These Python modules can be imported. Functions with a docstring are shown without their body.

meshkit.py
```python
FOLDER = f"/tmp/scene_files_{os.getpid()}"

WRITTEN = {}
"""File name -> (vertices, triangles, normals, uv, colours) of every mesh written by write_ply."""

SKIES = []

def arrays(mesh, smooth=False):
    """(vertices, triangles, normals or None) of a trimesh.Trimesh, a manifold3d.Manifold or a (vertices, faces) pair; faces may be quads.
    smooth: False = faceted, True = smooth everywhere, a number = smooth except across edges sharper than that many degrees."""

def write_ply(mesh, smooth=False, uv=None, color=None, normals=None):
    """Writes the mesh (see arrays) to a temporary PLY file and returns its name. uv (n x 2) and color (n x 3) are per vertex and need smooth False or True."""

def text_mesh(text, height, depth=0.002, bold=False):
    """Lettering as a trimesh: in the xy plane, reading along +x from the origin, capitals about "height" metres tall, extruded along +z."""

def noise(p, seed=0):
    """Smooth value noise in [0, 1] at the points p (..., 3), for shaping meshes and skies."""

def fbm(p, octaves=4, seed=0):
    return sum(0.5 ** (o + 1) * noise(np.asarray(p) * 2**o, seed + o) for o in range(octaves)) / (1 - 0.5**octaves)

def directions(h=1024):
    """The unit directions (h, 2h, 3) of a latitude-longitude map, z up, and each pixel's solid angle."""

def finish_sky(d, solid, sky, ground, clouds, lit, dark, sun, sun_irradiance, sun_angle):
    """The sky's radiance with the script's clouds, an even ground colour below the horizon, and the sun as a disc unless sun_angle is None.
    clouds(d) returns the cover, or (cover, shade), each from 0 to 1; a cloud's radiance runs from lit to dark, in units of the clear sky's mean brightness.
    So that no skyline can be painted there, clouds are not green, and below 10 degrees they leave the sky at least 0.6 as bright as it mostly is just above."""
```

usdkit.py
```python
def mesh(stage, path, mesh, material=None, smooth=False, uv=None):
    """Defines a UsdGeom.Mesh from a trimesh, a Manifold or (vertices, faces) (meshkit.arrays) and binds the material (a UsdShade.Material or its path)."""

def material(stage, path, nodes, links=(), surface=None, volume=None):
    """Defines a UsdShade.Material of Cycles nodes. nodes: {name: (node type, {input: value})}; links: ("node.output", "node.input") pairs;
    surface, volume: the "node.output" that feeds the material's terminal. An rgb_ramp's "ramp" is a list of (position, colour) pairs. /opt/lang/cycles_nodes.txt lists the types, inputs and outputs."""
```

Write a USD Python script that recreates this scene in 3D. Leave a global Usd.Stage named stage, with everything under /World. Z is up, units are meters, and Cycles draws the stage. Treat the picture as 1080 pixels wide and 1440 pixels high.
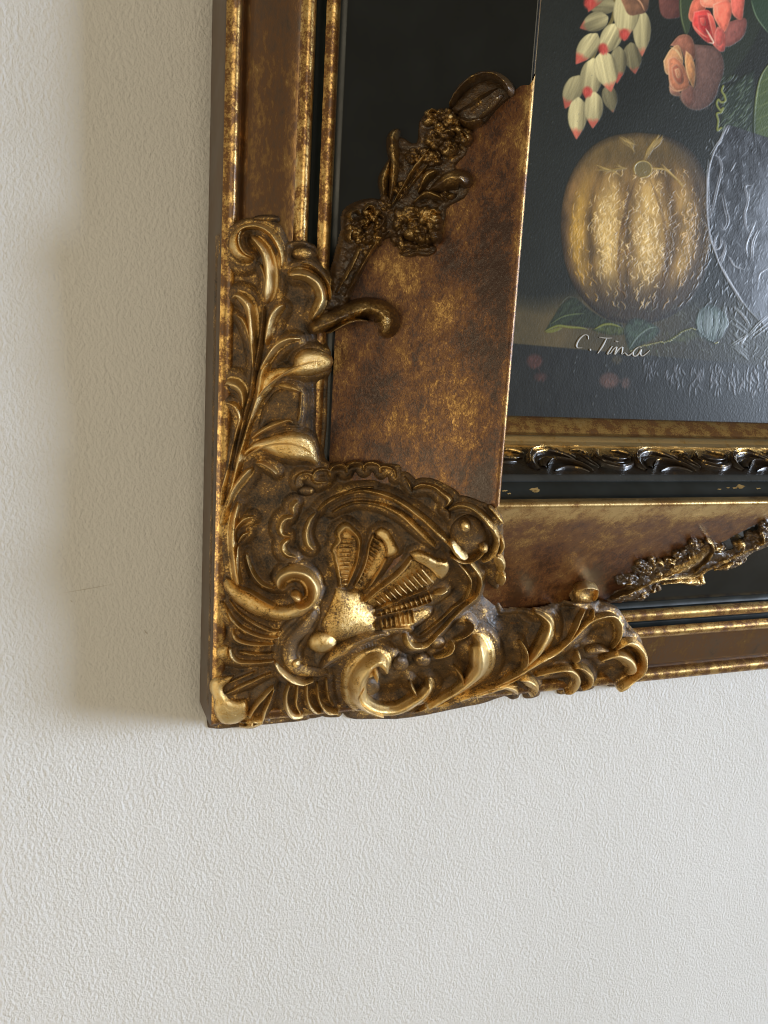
import math, random, numpy as np, trimesh, usdkit, meshkit
from pxr import Usd, UsdGeom, UsdLux, UsdShade, Gf, Sdf, Vt
from scipy.ndimage import map_coordinates, gaussian_filter
rng = np.random.default_rng(7)
stage = Usd.Stage.CreateInMemory()
UsdGeom.SetStageUpAxis(stage, 'Z'); UsdGeom.SetStageMetersPerUnit(stage, 1.0)
UsdGeom.Xform.Define(stage, '/World'); UsdGeom.Scope.Define(stage, '/World/Looks')
# ------------------------------------------------------------------ camera
# the wall is the plane y = 0, the frame's lower left back corner is the origin; the camera stands at y = -0.36
F, RX, RY, RZ, CX, CZ = 1235.4, -0.1893, 0.3740, -0.05796, -0.06073, 0.15609   # focal length in pixels of a 1080 x 1440 picture
CY = -0.36
def cam_axes():
    cx, sx, cy, sy, cz, sz = math.cos(RX), math.sin(RX), math.cos(RY), math.sin(RY), math.cos(RZ), math.sin(RZ)
    return np.array([[cy, sy, 0], [-sy, cy, 0], [0, 0, 1]]) @ np.array([[1, 0, 0], [0, cx, -sx], [0, sx, cx]]) @ np.array([[cz, 0, sz], [0, 1, 0], [-sz, 0, cz]])
AX = cam_axes()                                      # columns: right, forward, up
CAMP = np.array([CX, CY, CZ])
cam = UsdGeom.Camera.Define(stage, '/World/camera')
r, f_, u_ = AX.T
cam.AddTransformOp().Set(Gf.Matrix4d(*r, 0, *u_, 0, *(-f_), 0, *CAMP, 1))
HAP = 20.0
cam.CreateHorizontalApertureAttr(HAP); cam.CreateVerticalApertureAttr(HAP * 4 / 3); cam.CreateFocalLengthAttr(F / 1080 * HAP)
cam.CreateClippingRangeAttr(Gf.Vec2f(0.01, 100)); cam.CreateExposureAttr(0.0)
# ------------------------------------------------------------------ light: a window far to the right, two added warm fills, the dim warm room around
def rect_light(name, pos, target, w, h, inten, color):
    l = UsdLux.RectLight.Define(stage, '/World/' + name)
    d = np.array(pos, float) - np.array(target, float); d /= np.linalg.norm(d)
    x = np.cross([0, 0, 1], d); x /= np.linalg.norm(x); y = np.cross(d, x)
    l.AddTransformOp().Set(Gf.Matrix4d(*x, 0, *y, 0, *d, 0, *pos, 1))
    l.CreateWidthAttr(w); l.CreateHeightAttr(h); l.CreateIntensityAttr(inten); l.CreateColorAttr(Gf.Vec3f(*color))
    return l
rect_light('window_light', (3.75, -1.70, 0.34), (0.1, -0.03, 0.15), 0.95, 1.15, 69.0, (0.70, 0.82, 1.0))
rect_light('front_fill_light', (0.05, -3.0, 0.75), (0.05, 0, 0.15), 1.7, 1.5, 2.4, (1.0, 0.86, 0.62))  # added fill from behind the camera, standing in for room bounce
rect_light('left_fill_light', (-2.6, -1.6, -0.55), (0.0, 0, 0.15), 1.2, 0.9, 6.2, (1.0, 0.84, 0.56))  # added fill, set low so the black panel does not mirror it
dome = UsdLux.DomeLight.Define(stage, '/World/room_glow')
dm = usdkit.material(stage, '/World/Looks/room_glow', {'b': ('background_shader', {'color': (1.0, 0.87, 0.66), 'strength': 0.24})}, surface='b.background')
UsdShade.MaterialBindingAPI.Apply(dome.GetPrim()).Bind(dm)

# ------------------------------------------------------------------ helpers
NAMES = {}
def numbered(path):
    n = NAMES.get(path, -1) + 1; NAMES[path] = n
    return path if n == 0 else f'{path}_{n:03d}'
def ppath(parent): return '/World' if parent is None else str(parent.GetPath())
def tag(p, label=None, cat=None, group=None, kind=None):
    for k, v in (('label', label), ('category', cat), ('group', group), ('kind', kind)):
        if v: p.SetCustomDataByKey(k, v)
    return p
def obj(name, mesh, mat, parent=None, smooth=True, attrs=None, color=None, label=None):
    path = numbered(ppath(parent) + '/' + name)
    m = usdkit.mesh(stage, path, mesh, mat, smooth=smooth)
    pv = UsdGeom.PrimvarsAPI(m)
    for k, v in (attrs or {}).items():
        pv.CreatePrimvar(k, Sdf.ValueTypeNames.FloatArray, 'vertex').Set(Vt.FloatArray.FromNumpy(np.asarray(v, np.float32)))
    if color is not None:
        pv.CreatePrimvar('paint', Sdf.ValueTypeNames.Color3fArray, 'vertex').Set(Vt.Vec3fArray.FromNumpy(np.asarray(color, np.float32)))
    if label: m.GetPrim().SetCustomDataByKey('label', label)
    return m.GetPrim()
def xform(name, parent=None):
    return UsdGeom.Xform.Define(stage, numbered(ppath(parent) + '/' + name)).GetPrim()
def grid_faces(n, m):
    i, j = np.meshgrid(np.arange(n - 1), np.arange(m - 1), indexing='ij')
    a = (i * m + j).ravel()
    return np.stack([a, a + m, a + m + 1, a + 1], 1)
def catmull(p, n):
    p = np.asarray(p, float); q = np.vstack([2 * p[0] - p[1], p, 2 * p[-1] - p[-2]])
    d = np.r_[0, np.cumsum(np.linalg.norm(np.diff(p[:, :2], axis=0), axis=1))]
    s = np.interp(np.linspace(0, d[-1], n), d, np.arange(len(p)))
    i = np.minimum(s.astype(int), len(p) - 2); t = (s - i)[:, None]
    a, b, c, e = q[i], q[i + 1], q[i + 2], q[i + 3]
    return 0.5 * (2 * b + (c - a) * t + (2 * a - 5 * b + 4 * c - e) * t**2 + (3 * b - a - 3 * c + e) * t**3)
def ray_dirs(px):
    px = np.asarray(px, float)
    return ((px[..., :1] - 540) / F) * AX[:, 0] + AX[:, 1] - ((px[..., 1:2] - 720) / F) * AX[:, 2]
def project(p):
    d = (np.asarray(p, float) - CAMP) @ AX
    return np.stack([540 + F * d[..., 0] / d[..., 1], 720 - F * d[..., 2] / d[..., 1]], -1)
def on_plane(px, h):
    d = ray_dirs(px); t = (-h - CY) / d[..., 1:2]
    return CAMP + t * d

# ------------------------------------------------------------------ materials
def srgb(*c): return tuple(((v / 255 + 0.055) / 1.055) ** 2.4 if v > 10 else v / 255 / 12.92 for v in c)
def M(name, nodes, links, surface='p.BSDF'): return usdkit.material(stage, '/World/Looks/' + name, nodes, links, surface=surface)
GOLD, GOLD2, UMBER, RUST = (0.70, 0.45, 0.15), (0.88, 0.66, 0.32), (0.030, 0.017, 0.008), (0.125, 0.052, 0.016)
def gilt_material(name, base=0.0, attr=True, dark=UMBER, mid=RUST, gold=GOLD, fleck=900.0, stretch=(1, 1, 1), rough=0.30, bump=0.25, span=0.34, mott=0.0, coat=0.35):
    n = {'g': ('geometry', {}), 'mp': ('mapping', {'scale': stretch}),
         'n1': ('noise_texture', {'scale': fleck, 'detail': 4.0, 'roughness': 0.62}),
         'n2': ('noise_texture', {'scale': fleck / 7, 'detail': 3.0, 'roughness': 0.55}),
         's': ('math', {'math_type': 'multiply_add', 'value2': 0.62 + mott, 'value3': base - 0.52 - mott / 2}),
         's2': ('math', {'math_type': 'multiply_add', 'value2': 0.85}),
         'r': ('map_range', {'from_min': 0.5 - span, 'from_max': 0.5 + span, 'clamp': True}),
         'c': ('rgb_ramp', {'ramp': [(0, dark), (0.30, tuple(0.5 * a + 0.5 * b for a, b in zip(dark, mid))), (0.52, mid), (0.74, gold), (1, GOLD2)]}),
         'mt': ('map_range', {'from_min': 0.22, 'from_max': 0.7, 'to_min': 0.0, 'to_max': 0.92, 'clamp': True}),
         'ro': ('map_range', {'from_min': 0.0, 'from_max': 1.0, 'to_min': rough + 0.16, 'to_max': rough, 'clamp': True}),
         'n3': ('noise_texture', {'scale': 2300.0, 'detail': 3.0}), 'b': ('bump', {'strength': bump, 'distance': 0.0004}),
         'p': ('principled_bsdf', {'specular_ior_level': 0.45, 'coat_weight': coat, 'coat_roughness': 0.13})}
    l = [('g.position', 'mp.vector'), ('mp.vector', 'n1.vector'), ('mp.vector', 'n2.vector'), ('g.position', 'n3.vector'), ('n1.fac', 's.value1'), ('n2.fac', 's2.value1'), ('s.value', 's2.value3')]
    src = 's2.value'
    if attr:
        n['a'] = ('attribute', {'attribute': 'gilt'}); n['ad'] = ('math', {'math_type': 'add'})
        l += [('a.fac', 'ad.value1'), ('s2.value', 'ad.value2')]; src = 'ad.value'
    l += [(src, 'r.value'), ('r.result', 'c.fac'), ('r.result', 'mt.value'), ('r.result', 'ro.value'), ('n3.fac', 'b.height'),
          ('c.color', 'p.base_color'), ('mt.result', 'p.metallic'), ('ro.result', 'p.roughness'), ('b.normal', 'p.normal')]
    return M(name, n, l)
MAT = {}
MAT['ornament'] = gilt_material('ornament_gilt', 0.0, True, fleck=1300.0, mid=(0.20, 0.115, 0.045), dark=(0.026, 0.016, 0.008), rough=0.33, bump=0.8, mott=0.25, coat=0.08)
MAT['spray'] = gilt_material('spray_bronze', 0.0, True, fleck=1300.0, mid=(0.11, 0.058, 0.02), gold=(0.50, 0.32, 0.11), rough=0.2, bump=0.8, mott=0.2)
MAT['bead'] = gilt_material('bead_gilt', 0.35, False, fleck=1300.0, span=0.30, rough=0.27, mid=(0.20, 0.085, 0.022))
MAT['outer'] = gilt_material('outer_gilt', 0.34, False, fleck=1300.0, span=0.36, rough=0.27, mid=(0.19, 0.085, 0.024))
MAT['cove'] = gilt_material('cove_glaze', 0.27, False, fleck=800.0, span=0.34, mid=(0.15, 0.075, 0.032), gold=(0.33, 0.19, 0.07), rough=0.24, bump=0.12, stretch=(1, 1, 0.45))
MAT['panel'] = M('panel_glaze', {'g': ('geometry', {}), 'mp': ('mapping', {'scale': (1.5, 1.5, 0.8), 'rotation': (0.0, 0.25, 0.0)}), 'n1': ('noise_texture', {'scale': 700.0, 'detail': 5.0, 'roughness': 0.7, 'distortion': 1.6}),
    'n2': ('noise_texture', {'scale': 42.0, 'detail': 4.0, 'roughness': 0.6}), 'n4': ('noise_texture', {'scale': 130.0, 'detail': 5.0, 'roughness': 0.72, 'distortion': 0.8}),
    's1': ('math', {'math_type': 'multiply_add', 'value2': 1.15}), 's2': ('math', {'math_type': 'multiply_add', 'value2': 0.85}), 's3': ('math', {'math_type': 'multiply_add', 'value2': 1.15, 'value3': -1.16}), 'a': ('attribute', {'attribute': 'gilt'}), 'ad': ('math', {'math_type': 'add'}),
    'c': ('rgb_ramp', {'ramp': [(0.22, (0.040, 0.014, 0.005)), (0.40, (0.130, 0.046, 0.012)), (0.55, (0.20, 0.098, 0.032)), (0.70, (0.42, 0.245, 0.08)), (0.9, (0.62, 0.44, 0.19))]}),
    'mt': ('map_range', {'from_min': 0.35, 'from_max': 0.75, 'to_min': 0.12, 'to_max': 0.85, 'clamp': True}), 'ro': ('map_range', {'from_min': 0.3, 'from_max': 0.7, 'to_min': 0.26, 'to_max': 0.42, 'clamp': True}),
    'b': ('bump', {'strength': 0.35, 'distance': 0.0003}), 'p': ('principled_bsdf', {'specular_ior_level': 0.5})},
    [('g.position', 'mp.vector'), ('mp.vector', 'n1.vector'), ('g.position', 'n2.vector'), ('mp.vector', 'n4.vector'), ('n2.fac', 's3.value1'), ('n4.fac', 's2.value1'), ('s3.value', 's2.value3'), ('n1.fac', 's1.value1'), ('s2.value', 's1.value3'),
     ('s1.value', 'ad.value1'), ('a.fac', 'ad.value2'), ('ad.value', 'c.fac'), ('ad.value', 'mt.value'), ('n2.fac', 'ro.value'), ('c.color', 'p.base_color'), ('mt.result', 'p.metallic'), ('ro.result', 'p.roughness'), ('n1.fac', 'b.height'), ('b.normal', 'p.normal')])
MAT['lip'] = gilt_material('lip_gilt', 0.62, False, fleck=700.0, span=0.3, rough=0.22)
def lacquer(name, col, rough, bump=0.04, spec=0.5):
    return M(name, {'g': ('geometry', {}), 'n': ('noise_texture', {'scale': 900.0, 'detail': 4.0}), 'n2': ('noise_texture', {'scale': 60.0, 'detail': 3.0}),
                    'c': ('rgb_ramp', {'ramp': [(0.35, col), (0.7, tuple(1.5 * v for v in col))]}), 'b': ('bump', {'strength': bump, 'distance': 0.0003}),
                    'ro': ('map_range', {'from_min': 0.3, 'from_max': 0.7, 'to_min': rough * 0.8, 'to_max': rough * 1.25, 'clamp': True}),
                    'p': ('principled_bsdf', {'specular_ior_level': spec})},
             [('g.position', 'n.vector'), ('g.position', 'n2.vector'), ('n2.fac', 'c.fac'), ('c.color', 'p.base_color'), ('n.fac', 'b.height'), ('b.normal', 'p.normal'), ('n2.fac', 'ro.value'), ('ro.result', 'p.roughness')])
MAT['black'] = lacquer('black_lacquer', (0.006, 0.008, 0.009), 0.13)
MAT['liner'] = lacquer('liner_black', (0.008, 0.011, 0.011), 0.32, 0.1)
MAT['strip'] = lacquer('strip_grey', (0.035, 0.037, 0.036), 0.36, 0.3)
MAT['side'] = lacquer('side_brown', (0.085, 0.056, 0.036), 0.42, 0.12, 0.4)
MAT['carve'] = lacquer('carved_black', (0.012, 0.010, 0.008), 0.26, 0.3)
MAT['carve_gilt'] = gilt_material('carved_gilt', 0.0, True, dark=(0.010, 0.008, 0.006), mid=(0.035, 0.020, 0.010), fleck=900.0, rough=0.17)
MAT['wall'] = M('wall_paint', {'g': ('geometry', {}),
    'n1': ('noise_texture', {'scale': 700.0, 'detail': 3.5, 'roughness': 0.62, 'distortion': 0.0}), 'mp': ('mapping', {'scale': (1.0, 1.0, 0.75), 'rotation': (0.0, 0.35, 0.0)}),
    'n2': ('noise_texture', {'scale': 95.0, 'detail': 3.0}), 'n3': ('noise_texture', {'scale': 6.0, 'detail': 2.0}),
    'a': ('math', {'math_type': 'multiply_add', 'value2': 0.6}), 'b': ('bump', {'strength': 0.85, 'distance': 0.00105}),
    'c': ('rgb_ramp', {'ramp': [(0.3, (0.70, 0.69, 0.665)), (0.7, (0.74, 0.73, 0.71))]}),
    'p': ('principled_bsdf', {'roughness': 0.7, 'specular_ior_level': 0.2})},
    [('g.position', 'mp.vector'), ('mp.vector', 'n1.vector'), ('g.position', 'n2.vector'), ('g.position', 'n3.vector'), ('n2.fac', 'a.value1'), ('n1.fac', 'a.value3'), ('a.value', 'b.height'),
     ('n3.fac', 'c.fac'), ('c.color', 'p.base_color'), ('b.normal', 'p.normal')])
MAT['nick'] = M('wall_nick', {'p': ('principled_bsdf', {'base_color': (0.50, 0.46, 0.40), 'roughness': 0.9})}, [])
MAT['paint'] = M('oil_paint', {'a': ('attribute', {'attribute': 'paint'}), 'g': ('geometry', {}), 'n': ('noise_texture', {'scale': 2200.0, 'detail': 3.0}), 'b': ('bump', {'strength': 0.09, 'distance': 0.0003}),
    'mp': ('mapping', {'scale': (1.0, 1.0, 0.4)}), 'p': ('principled_bsdf', {'roughness': 0.33, 'specular_ior_level': 0.42})},
    [('a.color', 'p.base_color'), ('g.position', 'mp.vector'), ('mp.vector', 'n.vector'), ('n.fac', 'b.height'), ('b.normal', 'p.normal')])

# ------------------------------------------------------------------ the wall
def plane(x0, x1, z0, z1, y):
    return np.array([[x0, y, z0], [x1, y, z0], [x1, y, z1], [x0, y, z1]], float), np.array([[0, 1, 2, 3]])
wall = xform('wall')
tag(wall, 'off-white painted wall with fine roller texture behind the gilt frame', 'wall', kind='structure')
obj('plaster', plane(-2.5, 3.0, -1.5, 2.5, 0.0), MAT['wall'], wall, smooth=False)
def ribbon(px, w, h):
    p = catmull([(x, y, w) for x, y in px], 40); t = np.gradient(p[:, :2], axis=0); t /= np.linalg.norm(t, axis=1)[:, None]
    n = np.stack([-t[:, 1], t[:, 0]], 1); k = w * np.sin(np.linspace(0.05, np.pi - 0.05, 40))[:, None] * rng.uniform(0.5, 1, (40, 1))
    a, b = on_plane(p[:, :2] + n * k, h), on_plane(p[:, :2] - n * k, h)
    return np.stack([a, b], 1).reshape(-1, 3), grid_faces(40, 2)
obj('hairline_crack', ribbon([(88, 834), (112, 830), (135, 826), (160, 821)], 0.45, 0.0002), MAT['nick'], wall, smooth=False)
obj('nick', ribbon([(203, 886), (205, 889), (208, 892)], 1.1, 0.0002), MAT['nick'], wall, smooth=False)
obj('nick', ribbon([(99, 844), (101, 846), (102, 847)], 0.9, 0.0002), MAT['nick'], wall, smooth=False)

# ------------------------------------------------------------------ frame profile: (u from the outer edge, h above the wall) in mm
def arc(u0, h0, u1, h1, bulge, n=10):
    t = np.linspace(0, 1, n); s = np.sin(np.pi * t) ** 0.75 * bulge
    L = math.hypot(u1 - u0, h1 - h0); nx, ny = -(h1 - h0) / L, (u1 - u0) / L
    return [(u0 + (u1 - u0) * a + nx * b, h0 + (h1 - h0) * a + ny * b) for a, b in zip(t, s)]
S = {}
S['side_face'] = ([(0.0, 0.0), (-0.15, 8), (-0.1, 18), (0.05, 25.2), (0.4, 26.6)], 'side')
S['outer_bead'] = (arc(0.4, 26.6, 6.4, 24.2, 2.6, 14), 'outer')
S['cove'] = ([(6.4, 24.2), (7.0, 23.8), (7.8, 24.6), (8.6, 26.2), (9.3, 27.0), (10.2, 27.4), (13, 28.3), (17, 29.9), (21, 31.6), (23.8, 32.7), (25.4, 33.1)], 'cove')
S['bead'] = (arc(25.4, 33.1, 31.0, 33.2, 2.0, 12), 'bead')
S['groove'] = ([(31.0, 33.2), (31.5, 31.6), (32.6, 31.0), (33.8, 32.0), (34.4, 34.0)], 'liner')
S['bead '] = (arc(34.4, 34.0, 39.9, 33.0, 2.0, 12), 'bead')
S['fillet_step'] = ([(39.9, 33.0), (40.3, 31.4), (41.3, 31.0), (42.8, 31.3), (43.1, 31.5)], 'liner')
def scoop(u): t = np.clip((u - 47.8) / (97.0 - 47.8), 0, 1); return 31.5 + 0.46 * np.clip(u - 43.1, 0, 4.7) + 37.338 * (0.64 * t + 0.36 * t ** 2.1)
S['scoop_panel'] = ([(u, float(scoop(u))) for u in np.r_[43.1, 45.5, 47.3, 47.8, 48.4, np.linspace(50.5, 97.0, 23)]], 'black')
S['ridge_lip'] = ([(97.0, 71.0), (97.6, 71.5), (98.3, 71.6), (98.9, 71.2), (99.2, 70.2)], 'black')
S['liner_drop'] = ([(99.2, 70.2), (99.8, 63.0), (100.6, 61.4), (102.5, 60.0), (104.9, 57.6), (105.1, 56.6)], 'liner')
S['liner_strip'] = ([(105.1, 56.6), (105.6, 56.9), (106.8, 55.4), (107.4, 54.5), (107.6, 53.6)], 'strip')
S['carved_band'] = ([(107.6, 53.6), (109.0, 50.0), (112.0, 43.6), (115.0, 38.6), (117.0, 35.4)], 'carve_gilt')
S['gilt_fillet'] = ([(117.0, 35.4), (117.6, 35.6), (118.6, 34.2), (119.0, 33.4), (120.6, 32.2), (121.0, 30.4)], 'lip')
S['inner_bead'] = ([(121.0, 30.4), (121.2, 28.4)] + arc(121.4, 27.0, 127.9, 19.4, 0.35, 12) + [(128.2, 16.8)], 'outer')
PROFILE = np.array(sum((v[0] for v in S.values()), []))
PU, PH = PROFILE[:, 0], PROFILE[:, 1]
def outer_h(u): return np.interp(u, PU[PU < 98.5], PH[PU < 98.5])       # mm
W_, H_ = 0.62, 0.76                                                    # outer size of the whole frame
def ring(pts, step=0.004, rough=0.00006, seed=3):
    """a moulding strip running round all four mitred sides; sides start and end on the mitre"""
    pts = np.asarray(pts, float) / 1000; V, Fc, base = [], [], 0
    for k in range(4):
        L = (W_, H_, W_, H_)[k]; n = int(0.36 / step) + 1
        tt = np.unique(np.r_[np.linspace(0, 1, n) ** 1.0]) if k in (0, 3) else np.linspace(0, 1, 3)
        u, h = pts[:, 0][None], pts[:, 1][None]; s = u + tt[:, None] * (L - 2 * u)
        if k == 0: x, z = s, u + 0 * s                                  # bottom
        elif k == 1: x, z = W_ - u + 0 * s, s                           # right
        elif k == 2: x, z = W_ - s, H_ - u + 0 * s                      # top
        else: x, z = u + 0 * s, H_ - s                                  # left
        h = h + 0 * s
        if k in (0, 3):
            q = np.stack([x * 260, h * 260, z * 260], -1); w = np.sin(np.pi * tt)[:, None] ** 0.2
            h = h + (meshkit.noise(q, seed) - 0.5) * 2 * rough * w * (h > 0.02)
        V.append(np.stack([x, -h, z], -1).reshape(-1, 3)); Fc.append(grid_faces(len(tt), pts.shape[0]) + base); base += len(tt) * pts.shape[0]
    return np.vstack(V), np.vstack(Fc)
frame = xform('picture_frame')
tag(frame, 'ornate antique gold and black picture frame with carved shell corner on white wall', 'picture frame')
PARTS = {}
for nm, (pts, mt) in S.items():
    rg = ring(pts); band_ = nm == 'carved_band'
    at = {'gilt': 0.08 + 0.44 * np.clip((np.minimum(rg[0][:, 0], rg[0][:, 2]) * 1000 - 112.8) / 3, 0, 1)} if band_ else None
    PARTS[nm.strip()] = obj(nm.strip(), rg, MAT[mt], frame, smooth=True if band_ else 50, attrs=at)

# ------------------------------------------------------------------ the surface that the carved corner sits on
ENV = np.array([(-6, 0), (-2, 6), (-0.6, 20), (0.0, 25.2), (0.5, 26.2), (3, 27.6), (10, 29.8), (20, 34.6), (28, 38.0), (36, 38.0), (41, 37.6), (46, 37.2), (52, scoop(52) + 1.2), (60, scoop(60) + 0.25),
                (70, scoop(70)), (80, scoop(80)), (90, scoop(90)), (97, 71), (98.4, 71.4), (99.2, 69.5), (106, 57), (130, 40), (400, 40)])
GS, GO = 0.5, -20.0                                        # mm grid
gx = np.arange(GO, 340, GS)
GX, GZ = np.meshgrid(gx, gx, indexing='ij')
def smin(a, b, k): q = np.clip(k - abs(a - b), 0, None) / k; return np.minimum(a, b) - q * q * k / 4
HS = np.interp(smin(GX, GZ, 9.0), ENV[:, 0], ENV[:, 1])
HS = np.where((GX < 0.5) | (GZ < 0.5), HS, gaussian_filter(HS, 1.6))
def hsurf(x, z):
    return map_coordinates(HS, [(np.asarray(x) * 1000 - GO) / GS, (np.asarray(z) * 1000 - GO) / GS], order=1, mode='nearest') / 1000
def cast(px, r=0.0):
    """the point where the sight line through a spot meets the frame's front, lifted by r metres"""
    px = np.asarray(px, float); sh = px.shape[:-1]; d = ray_dirs(px.reshape(-1, 2)); r = np.broadcast_to(r, sh).reshape(-1)
    def g(t): p = CAMP + t[:, None] * d; return -p[:, 1] - hsurf(p[:, 0], p[:, 2]) - r
    ts = np.linspace(0, 1, 70); ta, tb = (-0.086 - CY) / d[:, 1], (-0.001 - CY) / d[:, 1]
    lo, hi, found = ta.copy(), tb.copy(), np.zeros(len(d), bool); last = ta
    for s in ts[1:]:
        t = ta + s * (tb - ta); hit = (g(t) < 0) & ~found
        lo[hit], hi[hit] = last[hit], t[hit]; found |= hit; last = t
    lo[~found] = tb[~found] - 1e-4
    for _ in range(14):
        m = (lo + hi) / 2; neg = g(m) < 0; hi = np.where(neg, m, hi); lo = np.where(neg, lo, m)
    return (CAMP + hi[:, None] * d).reshape(*sh, 3)
# the swelling under the shell
c0 = cast([[560, 815]])[0] * 1000
dx, dz = GX - c0[0], GZ - c0[2]
q = (((dx + dz) / 1.414) / 42) ** 2 + (((dx - dz) / 1.414) / 40) ** 2
MOUND = 5.0 * np.exp(-q ** 2.0) - 3.2 * np.exp(-((q * 3.2) ** 2))
HS = HS + MOUND
HN = gaussian_filter(HS, 4.0); DX, DZ = np.gradient(HN, GS)
def normal(p):
    i = [(p[..., 0] * 1000 - GO) / GS, (p[..., 2] * 1000 - GO) / GS]
    gx_, gz_ = map_coordinates(DX, i, order=1, mode='nearest'), map_coordinates(DZ, i, order=1, mode='nearest')
    k = np.minimum(1, 1.6 / np.maximum(np.hypot(gx_, gz_), 1e-6)); n = np.stack([-gx_ * k, -np.ones_like(gx_), -gz_ * k], -1)
    return n / np.linalg.norm(n, axis=-1, keepdims=True)

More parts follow.
